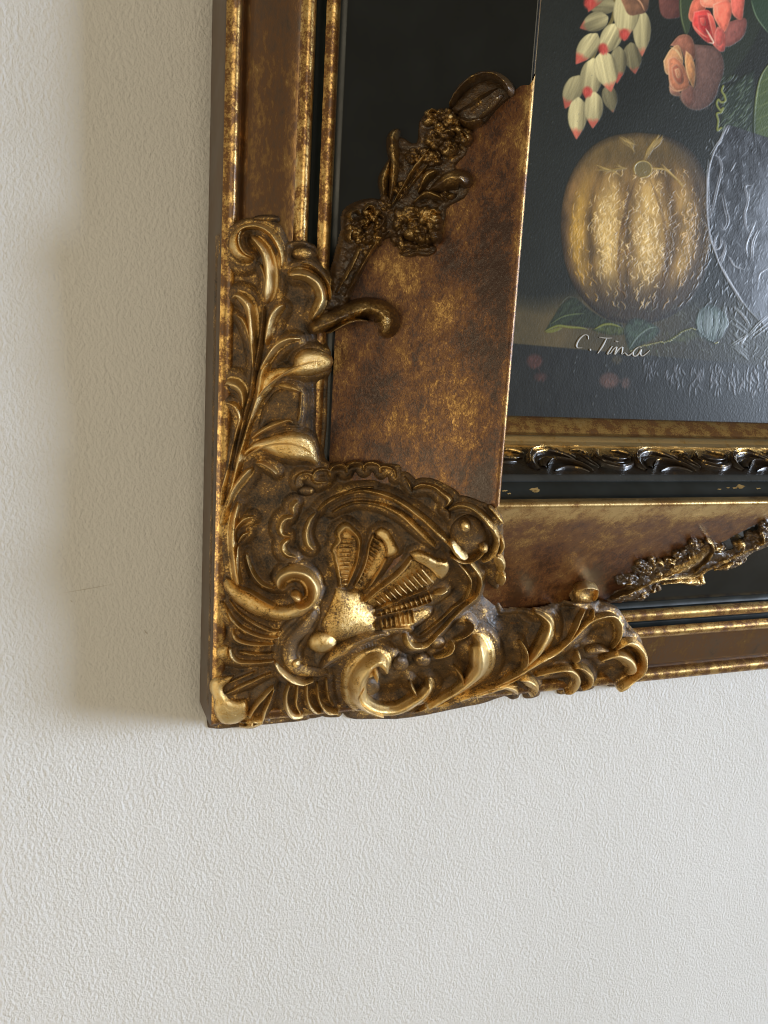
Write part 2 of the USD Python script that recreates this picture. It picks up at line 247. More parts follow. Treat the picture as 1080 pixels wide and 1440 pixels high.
TILES = {'A': (290, 290, 6), 'B': (290, 500, 6), 'C': (280, 700, 6), 'D': (280, 800, 6), 'E': (420, 680, 6), 'F': (560, 660, 6), 'G': (430, 800, 6), 'H': (560, 800, 6),
         'I': (690, 760, 4.5), 'J': (860, 720, 4.909), 'K': (600, 90, 6.75), 'L': (510, 170, 6), 'M': (420, 270, 6)}
def parse(tile, s):
    ox, oy, k = TILES[tile]; a = np.array([[float(v) for v in w.split(',')] for w in s.split()])
    a[:, 0] = a[:, 0] / k + ox; a[:, 1] = a[:, 1] / k + oy
    if a.shape[1] > 2: a[:, 2:] /= k
    return a
def rough(p, amp, scale, seed=11): return (meshkit.fbm(p * scale, 3, seed) - 0.5) * 2 * amp
COVER = []
def stroke(tile, pts, rel, gilt, skew=0.0, groove=0.0, rgh=0.12, m=21, seed=0, wide=False):
    a = parse(tile, pts); L = np.sum(np.linalg.norm(np.diff(a[:, :2], axis=0), axis=1)); n = int(np.clip(L / 1.6, 14, 90))
    c = catmull(a, n); t = np.gradient(c[:, :2], axis=0); t /= np.linalg.norm(t, axis=1, keepdims=True) + 1e-9
    nn = np.stack([t[:, 1], -t[:, 0]], 1); w = np.maximum(c[:, 2], 0.4) * (1.62 if wide else 1.35); rel = rel * (2.1 if tile in 'GHI' else 1.0 if tile == 'J' else 1.75); COVER.append(None); s = np.linspace(0, 1, n)
    cap = np.clip(np.minimum(s, 1 - s) * L / np.maximum(w * 0.9, 1.0), 0, 1); cap = np.sqrt(1 - (1 - cap) ** 2)
    v = np.linspace(-1, 1, m); w2 = w * (0.35 + 0.65 * cap)
    px = c[:, None, :2] + nn[:, None] * (v[None, :, None] * w2[:, None, None])
    vs = np.where(v < skew, (v - skew) / (1 + skew), (v - skew) / (1 - skew)); sh = np.sqrt(np.clip(1 - vs ** 2, 0, 1)) * 0.66 + 0.34 * (1 - np.abs(vs)) ** 0.9
    if wide: kk = 0.35 if skew >= 0 else -0.35; sh = 0.20 * sh + 0.80 * np.where(v < kk, np.clip((v + 1) / (1 + kk), 0, 1) ** 1.5, np.sqrt(np.clip(1 - ((v - kk) / (1 - kk)) ** 2, 0, 1)))
    if wide and w.max() > 3.5: sh = sh * (1 - 0.16 * np.exp(-((v + 0.30) / 0.10) ** 2) - 0.15 * np.exp(-((v - 0.72) / 0.09) ** 2) - 0.14 * np.exp(-((v + 0.72) / 0.09) ** 2))
    sh = sh - groove * np.exp(-((v + 0.25) / 0.22) ** 2) + groove * 0.15
    wm = w / np.maximum(w.max(), 1e-6); relv = rel * 0.001 * np.clip(0.35 + 0.65 * wm, 0, 1) * cap
    hgt = relv[:, None] * sh[None]
    P = cast(px, 0 * px[..., 0]); hgt = hgt * np.clip(0.68 + 0.32 * (P[..., 0] * 1000 - 2) / 14, 0.68, 1)
    P = cast(px, hgt * 0.55 + 0 * px[..., 0]); N = normal(P)
    e = rough(P, rgh * 0.0018, 520, 5 + seed) * (0.3 + sh[None])
    COVER[-1] = px.reshape(-1, 2)
    Q = P + N * (hgt * 0.45 + e - 0.0012 * (1 - sh[None]) - 0.0001)[..., None]
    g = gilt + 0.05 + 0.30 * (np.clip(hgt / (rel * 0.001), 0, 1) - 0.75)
    return Q.reshape(-1, 3), grid_faces(n, m), g.reshape(-1)
def poly_sd(poly, X, Y):
    """signed distance to a closed polygon, positive inside"""
    d = np.full(X.shape, 1e9); ins = np.zeros(X.shape, bool); n = len(poly)
    for i in range(n):
        (x0, y0), (x1, y1) = poly[i], poly[(i + 1) % n]; ex, ey = x1 - x0, y1 - y0
        t = np.clip(((X - x0) * ex + (Y - y0) * ey) / (ex * ex + ey * ey + 1e-12), 0, 1)
        d = np.minimum(d, np.hypot(X - x0 - t * ex, Y - y0 - t * ey))
        c = (y0 > Y) != (y1 > Y)
        with np.errstate(all='ignore'): ins ^= c & (X < ex * (Y - y0) / (ey if ey else 1e-12) + x0)
    return np.where(ins, d, -d)
def closed(p, n=90):
    p = np.asarray(p, float)[:, :2]; q = np.vstack([p[-2:], p, p[:3]]); c = catmull(q, n * 2)
    return catmull(np.vstack([p, p[:1]]), n)[:-1]
def patch(poly, func, gfun, step=1.1, margin=3.0, round_=0):
    """a relief patch over an outline: func(sd, P) gives the height in metres, sinking below the ground outside the outline"""
    x0, y0 = poly.min(0) - margin; x1, y1 = poly.max(0) + margin
    xs, ys = np.arange(x0, x1 + step, step), np.arange(y0, y1 + step, step); X, Y = np.meshgrid(xs, ys, indexing='ij')
    sd = poly_sd(poly, X, Y)
    if round_: sd = np.where(sd > 0, gaussian_filter(np.maximum(sd, 0), round_), sd)
    P = cast(np.stack([X, Y], -1)); h = func(sd, P); g = gfun(sd, h, P)
    P = cast(np.stack([X, Y], -1), np.maximum(h, 0) * 0.5); N = normal(P); Q = P + N * np.where(h > 0, h * 0.5, h)[..., None]
    f = grid_faces(len(xs), len(ys)); keep = (sd.ravel()[f] > -margin * 0.8).any(1); f = f[keep]
    used = np.unique(f); m = np.full(X.size, -1); m[used] = np.arange(len(used))
    return Q.reshape(-1, 3)[used], m[f], g.ravel()[used]
def pad(tile, pts, rel, gilt, soft=14, rgh=0.15, rscale=420):
    a = closed(parse(tile, pts)); w = soft / TILES[tile][2]; rel = rel * 1.35; COVER.append(np.vstack([a + (a.mean(0) - a) * t for t in (0, .2, .4, .6, .8)]))
    def fn(sd, P): return np.where(sd > 0, rel * 0.001 * np.sqrt(1 - (1 - np.clip(sd / w, 0, 1)) ** 2) * 0.9 + 0.0001 * np.clip(sd / w, 0, 3), sd * 0.0005) + rough(P, rgh * 0.001, rscale) * (sd > -1) - 0.0002
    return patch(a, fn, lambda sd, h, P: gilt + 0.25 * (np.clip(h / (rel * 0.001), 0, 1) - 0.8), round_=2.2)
def blob(tile, x, y, rx, ry, rel, gilt, ang=0, rgh=0.25, rscale=500, lobes=0):
    ox, oy, k = TILES[tile]; th = np.linspace(0, 2 * np.pi, 40, endpoint=False); ca, sa = math.cos(ang), math.sin(ang)
    ex, ey = rx * np.cos(th), ry * np.sin(th)
    if lobes: k_ = 1 + 0.13 * np.cos(lobes * th + x) + 0.08 * np.cos(2 * lobes * th + y); ex, ey = ex * k_, ey * k_
    poly = np.stack([ox + (x + ex * ca - ey * sa) / k, oy + (y + ex * sa + ey * ca) / k], 1); w = min(rx, ry) / k
    def fn(sd, P):
        t = np.clip(sd / w, 0, 1); dome = np.sqrt(1 - (1 - t) ** 2)
        if lobes: dome = np.sqrt(1 - (1 - np.clip(t * 1.9, 0, 1)) ** 2) * (1 - 0.32 * np.clip((t - 0.5) / 0.25, 0, 1) + 0.35 * np.clip((t - 0.78) / 0.15, 0, 1))
        return np.where(sd > 0, rel * 0.001 * dome, sd * 0.0006) + rough(P, rgh * 0.001, rscale) * (sd > -1) - 0.0002
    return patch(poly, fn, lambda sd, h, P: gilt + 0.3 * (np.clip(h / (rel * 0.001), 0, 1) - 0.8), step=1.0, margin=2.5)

# gilded scoop of the corner: a brown gold coat over the black panel, ending on a ragged slanting edge
def corner_panel():
    a, b = cast([[735, 122]])[0], cast([[478, 352]])[0]
    us = np.r_[np.linspace(43.6, 97.0, 55), 97.6, 98.4, 99.2, 99.65, 99.85]; Vv, ok = [], []
    zmax_a, zmax_b = a[2] * 1000, b[2] * 1000
    out, GL = [], []
    for side in (0, 1):
        ss = np.linspace(0, 1, 200); U, T = np.meshgrid(us, ss, indexing='ij')
        zt = zmax_b + (zmax_a - zmax_b) * np.clip((U - b[0] * 1000) / (a[0] * 1000 - b[0] * 1000), 0, 1.1)
        zt = zt + (meshkit.fbm(np.stack([U * 0.35, U * 0 + 3 + side, U * 0], -1), 4) - 0.5) * 4.0
        Z = U + T * (zt - U); P = np.stack([U, Z], -1) / 1000
        hh = np.where(U > 97, np.interp(U, [97, 97.6, 98.4, 99.2, 99.65, 99.85], [71.0, 71.5, 71.65, 71.2, 69.9, 66.0]), scoop(U)) / 1000 + 0.00035
        hh = hh + (meshkit.fbm(np.stack([U * 0.5, Z * 0.5, 0 * Z], -1), 3, 4) - 0.5) * 0.00025 * np.clip((97 - U) / 4, 0, 1)
        x, z = (P[..., 0], P[..., 1]) if side == 0 else (P[..., 1], P[..., 0])
        g = np.where(side == 1, 0.14 * np.clip((U - 70) / 20, 0, 1) + 0.30 * np.clip((U - 88) / 5, 0, 1), 0.07 * np.clip((U - 56) / 10, 0, 1) - 0.20 * np.clip((U - 84) / 10, 0, 1) * np.clip((250 - Z) / 60, -0.4, 1) + 0.20 * np.clip((U - 95.5) / 1.5, 0, 1) + 0.10 * (U > 98)) - 0.05
        GL.append(g.reshape(-1))
        out.append((np.stack([x, -hh, z], -1).reshape(-1, 3), grid_faces(60, 200)))
    V = np.vstack([o[0] for o in out]); f2 = out[1][1][:, ::-1] + len(out[0][0])
    return V, np.vstack([out[0][1], f2]), np.concatenate(GL)
panel = corner_panel()
obj('corner_panel', panel[:2], MAT['panel'], frame, attrs={'gilt': panel[2]}, label='brown gilded panel in the corner between the black panels')

# ------------------------------------------------------------------ carved corner
GROUND = np.array([(303, 332), (322, 318), (345, 309), (372, 306), (392, 318), (404, 342), (425, 340), (446, 346), (462, 362), (470, 385), (466, 420), (463, 450), (465, 520), (463, 600), (458, 648), (470, 662), (520, 652), (575, 655), (620, 668),
                   (645, 695), (690, 712), (706, 730), (708, 790), (700, 830), (712, 862), (760, 858), (800, 850), (850, 848), (872, 858), (888, 880), (902, 905), (906, 935), (885, 960), (840, 968), (760, 980), (660, 996), (560, 1010), (450, 1010), (370, 1018), (310, 1024), (295, 1022), (290, 990), (293, 900), (296, 700), (300, 450)], float)
corner = tag(xform('corner_ornament', frame), 'gilt carved shell and acanthus corner')
def put(name, r, mat='ornament'): return obj(name, r[:2], MAT[mat], corner, attrs={'gilt': r[2]})
DATA = '''
stem A 2.2 .20 0 .0|430,1400,30 470,1180,30 492,1000,28 500,840,20
stem B 2.2 .20 0 .0|235,980,18 300,700,26 350,480,28 400,300,30 420,120,30 440,-60,28
leaf A 4.6 .60 .25 .12|515,830,14 545,740,45 562,620,50 555,500,47 525,390,45 470,310,42 410,260,30 380,248,12
scroll A 4.2 .50 0 .1|650,520,14 652,420,22 628,320,32 570,225,34 490,170,32 400,150,32 300,170,32 232,235,44 212,320,54 238,405,58 300,455,54 365,462,38 410,440,16
scroll_rim A 5.6 .66 0 0|300,205,8 280,270,10 292,340,13 332,400,13 405,435,8
leaf_vein A 3.4 .55 0 0|455,490,8 490,560,15 508,640,15 518,760,8
leaf A 4.4 .58 .3 .15|408,1375,12 418,1250,30 415,1120,40 410,1000,44 400,900,44 370,810,46 310,750,42 250,738,30 212,775,18
leaf_vein A 3.4 .52 0 0|255,915,8 310,960,20 350,1040,23 380,1150,18 400,1300,8
leaf A 3.8 .54 .2 0|515,1180,18 545,1060,32 575,950,36 620,880,34 675,838,16
leaf_curl A 4.6 .52 .1 .05|890,970,26 960,860,46 987,760,44 952,650,46 880,582,46 790,552,46 710,568,36 688,592,14
leaf_rim A 2.8 .30 0 0|1040,800,10 1030,680,13 970,580,13 880,500,13 800,480,10
leaf A 4.2 .56 .2 .1|470,1400,22 540,1290,32 600,1205,34 680,1150,32 760,1128,22 804,1132,9
stem B 3.6 .50 .2 0|150,1440,28 190,1280,32 235,1130,30 275,980,34 310,840,36 338,740,30 375,600,25 420,480,30 462,370,38 492,260,48 505,150,42 545,50,24
leaf B 3.4 .50 0 0|150,1270,20 165,1120,20 200,950,15 235,780,15 270,640,19 302,530,26 272,440,27 222,397,22 165,392,12
leaf B 4.2 .62 .2 .1|318,450,14 330,360,30 320,290,40 270,230,46 200,212,42 155,245,20
leaf_fold B 3.0 .46 0 0|605,250,14 680,262,28 750,282,22 792,302,9
leaf_fold B 2.6 .36 0 0|800,300,9 795,400,13 788,500,13 770,560,8
leaf_vein B 3.0 .50 0 0|380,705,12 450,650,20 540,600,22 640,560,20 700,545,15 738,566,8
leaf_vein B 4.3 .60 0 0|430,370,8 520,260,12 680,140,13 860,60,11 1010,40,6
leaf_vein B 4.4 .60 0 0|350,840,8 480,770,12 640,740,13 800,760,11 910,850,6
leaf_vein B 3.2 .52 0 0|415,905,10 480,910,17 550,950,19 604,1004,10
leaf B 4.4 .56 .2 .1|180,1330,16 240,1160,30 310,1060,36 370,990,32 405,945,13
scroll C 4.4 .52 .2 .08|325,30,22 285,150,34 266,270,36 268,400,38 280,520,38 296,640,38 318,745,42
scroll_rim C 5.0 .66 0 0|338,390,10 328,500,14 332,600,14 346,725,12
scroll_rim C 4.4 .58 0 0|345,755,8 440,785,10 540,845,10 650,905,8
scroll_vein C 3.2 .56 0 0|400,460,8 430,560,13 480,660,14 550,730,13 645,766,8
leaf C 3.8 .56 0 0|288,340,12 330,250,20 400,185,24 474,160,10
leaf C 3.6 .52 0 0|335,385,12 380,320,17 434,288,10
scroll C 5.8 .55 .15 .1|700,775,26 720,690,52 800,645,56 890,675,56 940,755,52 930,845,44 860,895,42 795,890,30
scroll_eye C 5.6 .52 0 0|770,800,24 820,820,34 850,870,34
scallop C 3.2 .46 0 0|830,15,16 780,70,25 790,145,18
scallop C 3.2 .48 0 0|800,152,14 720,165,26 680,220,29 676,280,29 710,322,21 782,327,9
scallop C 3.2 .50 0 0|765,335,14 706,380,27 700,440,27 742,490,25 824,507,11
scallop C 2.2 .38 0 0|740,560,14 790,577,18 834,562,8
crescent C 3.2 .50 0 0|982,122,8 930,190,19 901,280,23 906,360,25 940,420,25 978,432,10
flute D 2.8 .38 0 0|180,265,22 210,340,32 240,400,32 262,455,14
flute D 3.2 .54 0 0|243,345,11 280,420,18 360,492,16 480,552,14 600,577,13 694,570,8
flute D 2.6 .36 0 0|250,250,8 330,352,11 450,442,12 600,512,12 702,520,8
flute D 3.2 .54 0 0|283,498,11 300,570,18 360,612,16 480,632,14 642,632,8
flute D 2.4 .40 0 0|335,690,8 480,712,11 642,705,8
flute D 3.4 .58 0 0|258,655,13 275,730,22 340,780,18 460,787,14 642,770,10
shell_collar D 2.0 .20 0 .35|975,330,60 850,470,86 745,600,92 715,735,88 800,860,76 960,890,60 1100,880,40
collar_rim D 3.8 .48 0 0|640,770,14 680,840,23 760,910,25 860,946,21 970,925,12
collar_rim G 2.8 .22 0 0|120,830,20 200,750,40 300,680,46 430,605,42 600,553,32 690,560,12
fan_rib D 2.4 .46 0 0|225,1050,10 330,1000,16 480,930,13 614,870,8
fan_rib D 2.0 .38 0 0|245,965,8 340,920,12 480,862,8
fan_rib D 2.8 .50 0 0|415,1245,14 470,1150,18 560,1050,16 632,980,8
fan_rib D 2.8 .50 0 0|438,1262,15 520,1260,20 552,1180,18 592,1100,13 632,1000,8
fan_rib D 3.0 .46 0 0|330,1315,18 440,1312,30 545,1288,14
flute D 3.2 .54 0 0|762,955,10 730,1050,15 735,1150,20 785,1222,22 884,1222,12
flute D 2.6 .44 0 0|830,955,8 820,1050,13 815,1130,13 854,1214,9
flute D 3.2 .54 0 0|905,955,10 905,1060,15 930,1140,18 980,1187,18 1036,1192,9
flute G 3.0 .50 0 0|95,945,8 100,1050,13 125,1130,18 180,1182,20 280,1197,10
flute G 2.4 .40 0 0|170,905,8 175,1010,13 195,1090,13 234,1145,8
scroll G 5.0 .54 .1 .08|692,870,18 682,785,46 620,722,58 530,745,62 440,825,74 392,920,78 392,1020,78 430,1110,72 520,1172,58 640,1197,48 780,1187,48 900,1132,53 1000,1062,53 1052,980,42 1030,905,20
scroll_rim G 5.6 .66 0 0|485,940,10 432,1010,15 452,1090,15 530,1150,15 655,1182,11
scroll_rim G 5.4 .62 0 0|558,795,10 586,850,15 578,905,9
scroll_fold G 3.2 .32 0 0|865,935,12 910,1020,18 945,1085,12
hook G 3.6 .50 0 0|828,535,12 850,610,24 900,652,26 985,642,20
shell_border F 3.4 .46 0 0|590,755,14 640,820,19 682,900,17 682,980,13 642,1070,11 560,1140,11 480,1220,11 400,1310,13 310,1405,14 230,1480,18 140,1504,22
shell_border F 2.6 .34 0 0|495,765,12 560,840,17 602,920,15 597,1000,13 550,1090,11 460,1160,11 370,1250,10 260,1340,10 175,1402,9
shell_border E 3.4 .38 0 0|150,235,12 250,150,19 380,90,17 520,60,17 650,75,22 780,115,26 900,180,28 1000,250,28 1100,330,28 1200,425,26 1310,530,22
shell_border E 2.6 .34 0 0|275,245,12 380,190,15 500,157,15 650,170,19 760,205,24 880,270,28 980,360,28 1080,455,26 1160,530,16
shell_border E 1.8 .22 0 0|200,175,8 340,105,10 480,45,10 640,30,10
shell_rib E 3.2 .46 0 0|348,880,14 326,720,15 300,600,15 288,550,17 340,480,24 332,420,28 390,362,34 452,400,28 504,460,24 508,560,15 482,680,13 440,780,11 392,875,8
shell_rib E 2.8 .44 0 0|460,872,9 520,770,13 570,650,14 596,520,14 634,420,14
shell_rib E 2.8 .42 0 0|745,620,16 690,720,13 620,820,13 538,915,9
shell_rib E 3.2 .50 0 0|955,615,18 880,710,18 780,800,18 660,890,15 545,994,9
shell_rib E 2.4 .26 0 0|640,1055,8 760,1002,12 900,942,12 1090,870,9
shell_rib E 2.4 .26 0 0|655,1118,8 800,1082,10 960,1040,10 1120,985,8
shell_rib E 2.6 .46 0 0|690,1232,10 800,1220,15 900,1215,15 955,1232,8
hook E 3.2 .48 0 0|888,1255,11 910,1330,19 960,1372,22 1040,1362,16 1085,1338,12
leaf_tip F 2.6 .62 0 0|290,1042,16 360,1030,24 420,1008,13
rosette_rim F 4.2 .38 0 0|425,345,14 520,305,24 620,320,24 720,390,26 802,500,28 822,600,24 782,700,22 695,765,12
rosette_rim F 3.6 .34 0 0|425,700,8 520,748,12 600,745,12 680,695,12 745,615,8
rosette_lip F 5.4 .62 0 0|446,565,18 480,640,36 530,692,38 588,708,16
scallop F 3.2 .30 0 0|750,300,12 820,380,22 880,455,14
scallop F 3.8 .46 0 0|842,545,20 852,620,26 828,700,13
scallop F 3.8 .50 0 0|785,715,18 832,745,34 850,805,32 830,850,14
scallop F 3.6 .48 0 0|862,840,24 856,900,32 838,970,20
scallop F 3.4 .40 0 0|125,175,14 200,145,22 300,160,22 370,212,26 425,262,28 395,315,13
scallop F 2.2 .34 0 0|45,55,9 90,130,15 115,195,8
scallop F 3.0 .34 0 0|375,330,14 425,360,10 432,420,8
scallop B 2.4 .42 0 0|885,1055,10 940,1080,17 1025,1068,9
scallop E 2.0 .30 0 0|-20,20,12 -3,-50,17 50,-75,19 103,-64,17 120,-10,11
scallop E 2.0 .30 0 0|120,-20,12 137,-88,17 190,-112,19 244,-100,17 262,-45,11
scallop E 2.0 .30 0 0|258,-50,12 276,-121,17 330,-148,19 384,-136,17 402,-80,11
scallop E 2.0 .30 0 0|400,-85,12 422,-148,17 480,-168,19 534,-154,17 552,-95,11
scallop E 2.0 .30 0 0|550,-98,12 568,-154,17 622,-165,19 675,-144,17 692,-80,11
scallop E 2.0 .30 0 0|690,-80,12 700,-127,17 745,-130,19 798,-107,17 815,-40,11
scallop H 3.0 .30 0 0|560,425,13 602,470,20 560,540,18 455,592,12
scallop H 3.2 .46 0 0|438,600,13 432,660,17 380,702,17 285,732,10
leaf H 5.0 .58 .25 .1|170,1205,16 350,1112,32 500,1032,42 620,942,58 712,832,78 722,700,82 682,590,62 630,555,18
leaf_vein H 3.0 .36 0 0|462,800,9 520,880,17 532,950,17 490,1012,13 410,1075,8
leaf H 3.4 .42 0 0|1005,590,10 1052,680,20 1062,760,21 1020,860,18 900,932,18 700,1002,18 450,1092,15 240,1164,9
stem H 3.0 .34 0 0|140,1212,11 400,1122,22 700,1052,26 900,992,28 1010,980,16
leaf I 4.6 .52 .2 .05|165,835,8 240,770,22 312,690,38 362,600,42 372,520,34 330,470,24 265,438,10
stem I 4.0 .50 0 0|0,925,10 150,850,18 300,760,23 400,710,19 480,650,18 545,590,18 620,520,18 700,490,22 762,492,24 794,550,22 787,620,15 748,675,7
bud_rim I 3.4 .52 0 0|530,300,7 560,284,11 605,274,12 655,288,10 672,305,6
bud_rim I 2.4 .48 0 0|640,385,6 660,350,9 668,300,8
stem I 3.8 .50 0 0|478,655,9 530,560,15 560,490,15 592,428,9
stem I 3.0 .42 0 0|585,565,7 640,490,13 648,428,6
leaf I 3.8 .48 0 0|270,852,9 400,820,17 480,812,22 522,842,22 527,890,21 500,932,15 455,942,7
leaf_curl I 3.8 .40 0 0|505,800,9 560,800,20 607,842,22 612,890,18 565,925,9
leaf_tip I 3.2 .56 0 0|535,685,10 547,730,15 515,765,9
leaf I 4.6 .54 .15 0|680,755,12 780,722,28 842,742,32 872,790,30 848,838,10
leaf_curl I 4.6 .44 0 0|775,685,14 860,647,24 922,682,28 948,752,26 932,812,24 880,852,24 830,882,28 782,915,18
leaf I 3.4 .46 0 0|0,952,11 60,922,18 125,932,22 165,965,14
leaf I 3.8 .50 0 0|165,875,10 220,882,26 262,922,26 238,968,11
leaf_fold I 2.8 .24 0 0|590,692,18 680,682,26 750,690,11
'''
for line in DATA.strip().split('\n'):
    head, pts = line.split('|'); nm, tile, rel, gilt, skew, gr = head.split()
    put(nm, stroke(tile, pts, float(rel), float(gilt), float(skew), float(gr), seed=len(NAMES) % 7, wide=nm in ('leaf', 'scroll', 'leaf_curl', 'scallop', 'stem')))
PADS = '''
leaf_lobe B 4.2 .54 70|440,300 470,180 560,110 720,90 745,10 800,-45 900,-65 1000,-30 1062,30 1050,95 980,145 860,172 700,172 610,205 560,290 480,375 430,420
leaf_lobe B 4.4 .58 60|320,800 420,722 540,680 700,640 840,660 900,720 930,820 942,905 920,922 850,890 720,880 600,850 490,802 400,800 320,860
leaf_body B 1.6 .17 60|470,440 600,290 800,290 800,560 720,590 560,560 440,640
scroll_belly C 4.8 .54 90|225,660 330,738 430,765 560,855 690,908 790,890 880,845 965,850 920,950 820,1010 690,1032 560,1005 430,962 320,885 240,805 212,725
flute_end D 2.8 .50 40|165,660 205,640 250,650 262,720 290,770 240,775 180,745 155,700
corner_fan D 3.0 .52 50|100,940 150,910 230,900 300,895 260,950 215,1000 240,1075 310,1105 400,1095 415,1200 390,1245 310,1290 200,1290 140,1210 130,1090 98,1010
shell_heart E 3.8 .48 200|310,875 420,900 470,880 540,915 570,1000 640,1040 655,1200 640,1250 500,1292 380,1332 280,1330 215,1270 190,1180 245,1060 290,950
shell_cap E 3.4 .56 30|640,400 690,368 750,388 800,460 845,560 800,602 738,615 740,540 700,465 655,440
shell_cap E 3.4 .56 30|935,580 1000,558 1080,580 1150,620 1200,632 1250,640 1268,690 1235,760 1180,790 1140,740 1070,680 990,640
rosette F 3.6 .24 120|430,560 450,470 520,400 610,380 700,440 745,540 740,630 680,690 590,730 520,730 460,680
flute_panel E 1.0 .40 30|320,560 345,440 400,395 480,440 500,540 470,700 400,865 350,865 328,720
flute_panel E 1.0 .40 30|610,500 640,430 700,470 740,560 735,640 640,790 530,905 470,868 545,740
flute_panel E 1.0 .42 30|560,1000 680,900 800,810 900,720 960,640 1100,720 1170,800 1060,880 900,935 760,995 640,1040
flute_panel E 1.0 .40 20|650,1090 800,1030 1000,970 1180,900 1210,940 1100,1000 900,1060 680,1120
flute_panel E 1.0 .40 20|670,1210 780,1130 960,1080 1060,1060 1100,1090 1020,1160 920,1215 780,1225
bud I 2.6 .40 30|545,290 600,272 665,290 655,355 635,390 550,392 525,340
'''
for line in PADS.strip().split('\n'):
    head, pts = line.split('|'); nm, tile, rel, gilt, soft = head.split()
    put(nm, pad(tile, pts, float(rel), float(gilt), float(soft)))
BLOBS = '''
bead D 815,790 42 42 3.6 .56
shell_knob E 200,1335 125 95 4.6 .58
scroll_eye G 505,850 88 66 4.6 .56
scroll_bowl G 545,1005 80 60 1.6 .26
rosette_bead F 565,455 58 60 8.6 .34
rosette_bead F 702,622 46 46 8.4 .40
scallop H 205,765 70 58 2.8 .24
scallop H 15,795 72 66 2.8 .24
scallop H 330,620 70 60 2.6 .24
crumb A 810,400 85 55 2.2 .40
crumb A 500,105 100 26 2.0 .26
lump B 845,1140 70 40 1.6 .24
'''
for line in BLOBS.strip().split('\n'):
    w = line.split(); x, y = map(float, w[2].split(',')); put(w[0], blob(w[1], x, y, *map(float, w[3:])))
# cross-hatched ribs of the shell: five fans of short ticks
def ticks(tile, a, b, n, half0, half1, ang, rel, gilt):
    Vv, Ff, Gg, base = [], [], [], 0
    for k in range(n):
        t = k / (n - 1); x, y = np.array(a) + (np.array(b) - a) * t; hf = half0 + (half1 - half0) * t; dx_, dy_ = hf * math.cos(ang), hf * math.sin(ang)
        w = 7.5 + 2 * rng.random()
        v, f, g = stroke(tile, f'{x-dx_},{y-dy_},{w*.7} {x},{y},{w} {x+dx_},{y+dy_},{w*.7}', rel, gilt, m=7)
        Vv.append(v); Ff.append(f + base); Gg.append(g); base += len(v)
    return np.vstack(Vv), np.vstack(Ff), np.concatenate(Gg)
put('shell_ticks', ticks('E', (400, 470), (375, 840), 11, 62, 30, 0.0, 2.3, .40))
put('shell_ticks', ticks('E', (665, 470), (510, 845), 12, 62, 28, 0.55, 2.3, .40))
put('shell_ticks', ticks('E', (660, 985), (1080, 760), 11, 34, 88, 0.85, 2.8, .46))
put('shell_ticks', ticks('E', (685, 1095), (1110, 950), 11, 28, 42, 1.25, 2.7, .44))
put('shell_ticks', ticks('E', (690, 1185), (960, 1120), 8, 44, 60, 1.45, 2.7, .44))

from scipy.spatial import cKDTree
TREE = cKDTree(np.vstack(COVER))
def gfn(sd, P):
    dist = TREE.query(project(P).reshape(-1, 2))[0].reshape(sd.shape); far = np.clip(dist / 9.0, 0, 1)
    n = rough(P, 0.0003, 230, 21) + rough(P, 0.00013, 900, 22)
    return np.where(sd > 0, 0.0006 * np.clip(sd / 3, 0, 1) - 0.0020 * far ** 1.3 * np.clip(sd / 6, 0, 1), sd * 0.0004) + n - 0.0035 * np.clip((dist - 6) / 8, 0, 1) * np.clip(1 - sd / 26, 0, 1) * np.clip((project(P)[..., 0] - 430) / 20, 0, 1)
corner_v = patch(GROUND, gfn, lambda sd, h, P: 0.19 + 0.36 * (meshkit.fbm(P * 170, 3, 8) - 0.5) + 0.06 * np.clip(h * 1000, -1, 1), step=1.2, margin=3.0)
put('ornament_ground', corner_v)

def ground(outline, rel, gilt, amp):
    a = closed(outline)
    return patch(a, lambda sd, P: np.where(sd > 0, rel * 0.001 * np.sqrt(1 - (1 - np.clip(sd / 9, 0, 1)) ** 2), sd * 0.0005) + rough(P, amp * 0.001, 360, 4) * np.clip(sd / 2 + .5, 0, 1) - 0.0002, lambda sd, h, P: gilt + 0.25 * (meshkit.fbm(P * 240, 3, 9) - 0.5) + 0 * sd)
put('spray_ground', ground([(455, 436), (470, 380), (484, 325), (488, 296), (518, 280), (540, 276), (548, 220), (560, 192), (585, 202), (592, 166), (625, 152), (652, 170), (658, 212), (640, 236), (660, 258), (655, 278), (630, 292), (626, 312), (612, 342), (590, 358), (566, 350), (554, 334), (530, 346), (506, 388), (482, 436)], 2.2, .14, 1.5), 'spray')
put('spray_ground', ground(parse('J', '0,615 150,490 270,320 420,340 520,230 690,185 710,265 830,260 900,200 1030,110 1110,70 1110,210 950,300 850,385 700,400 600,430 450,465 330,495 220,595 120,606'), 2.0, .13, 1.3), 'spray')

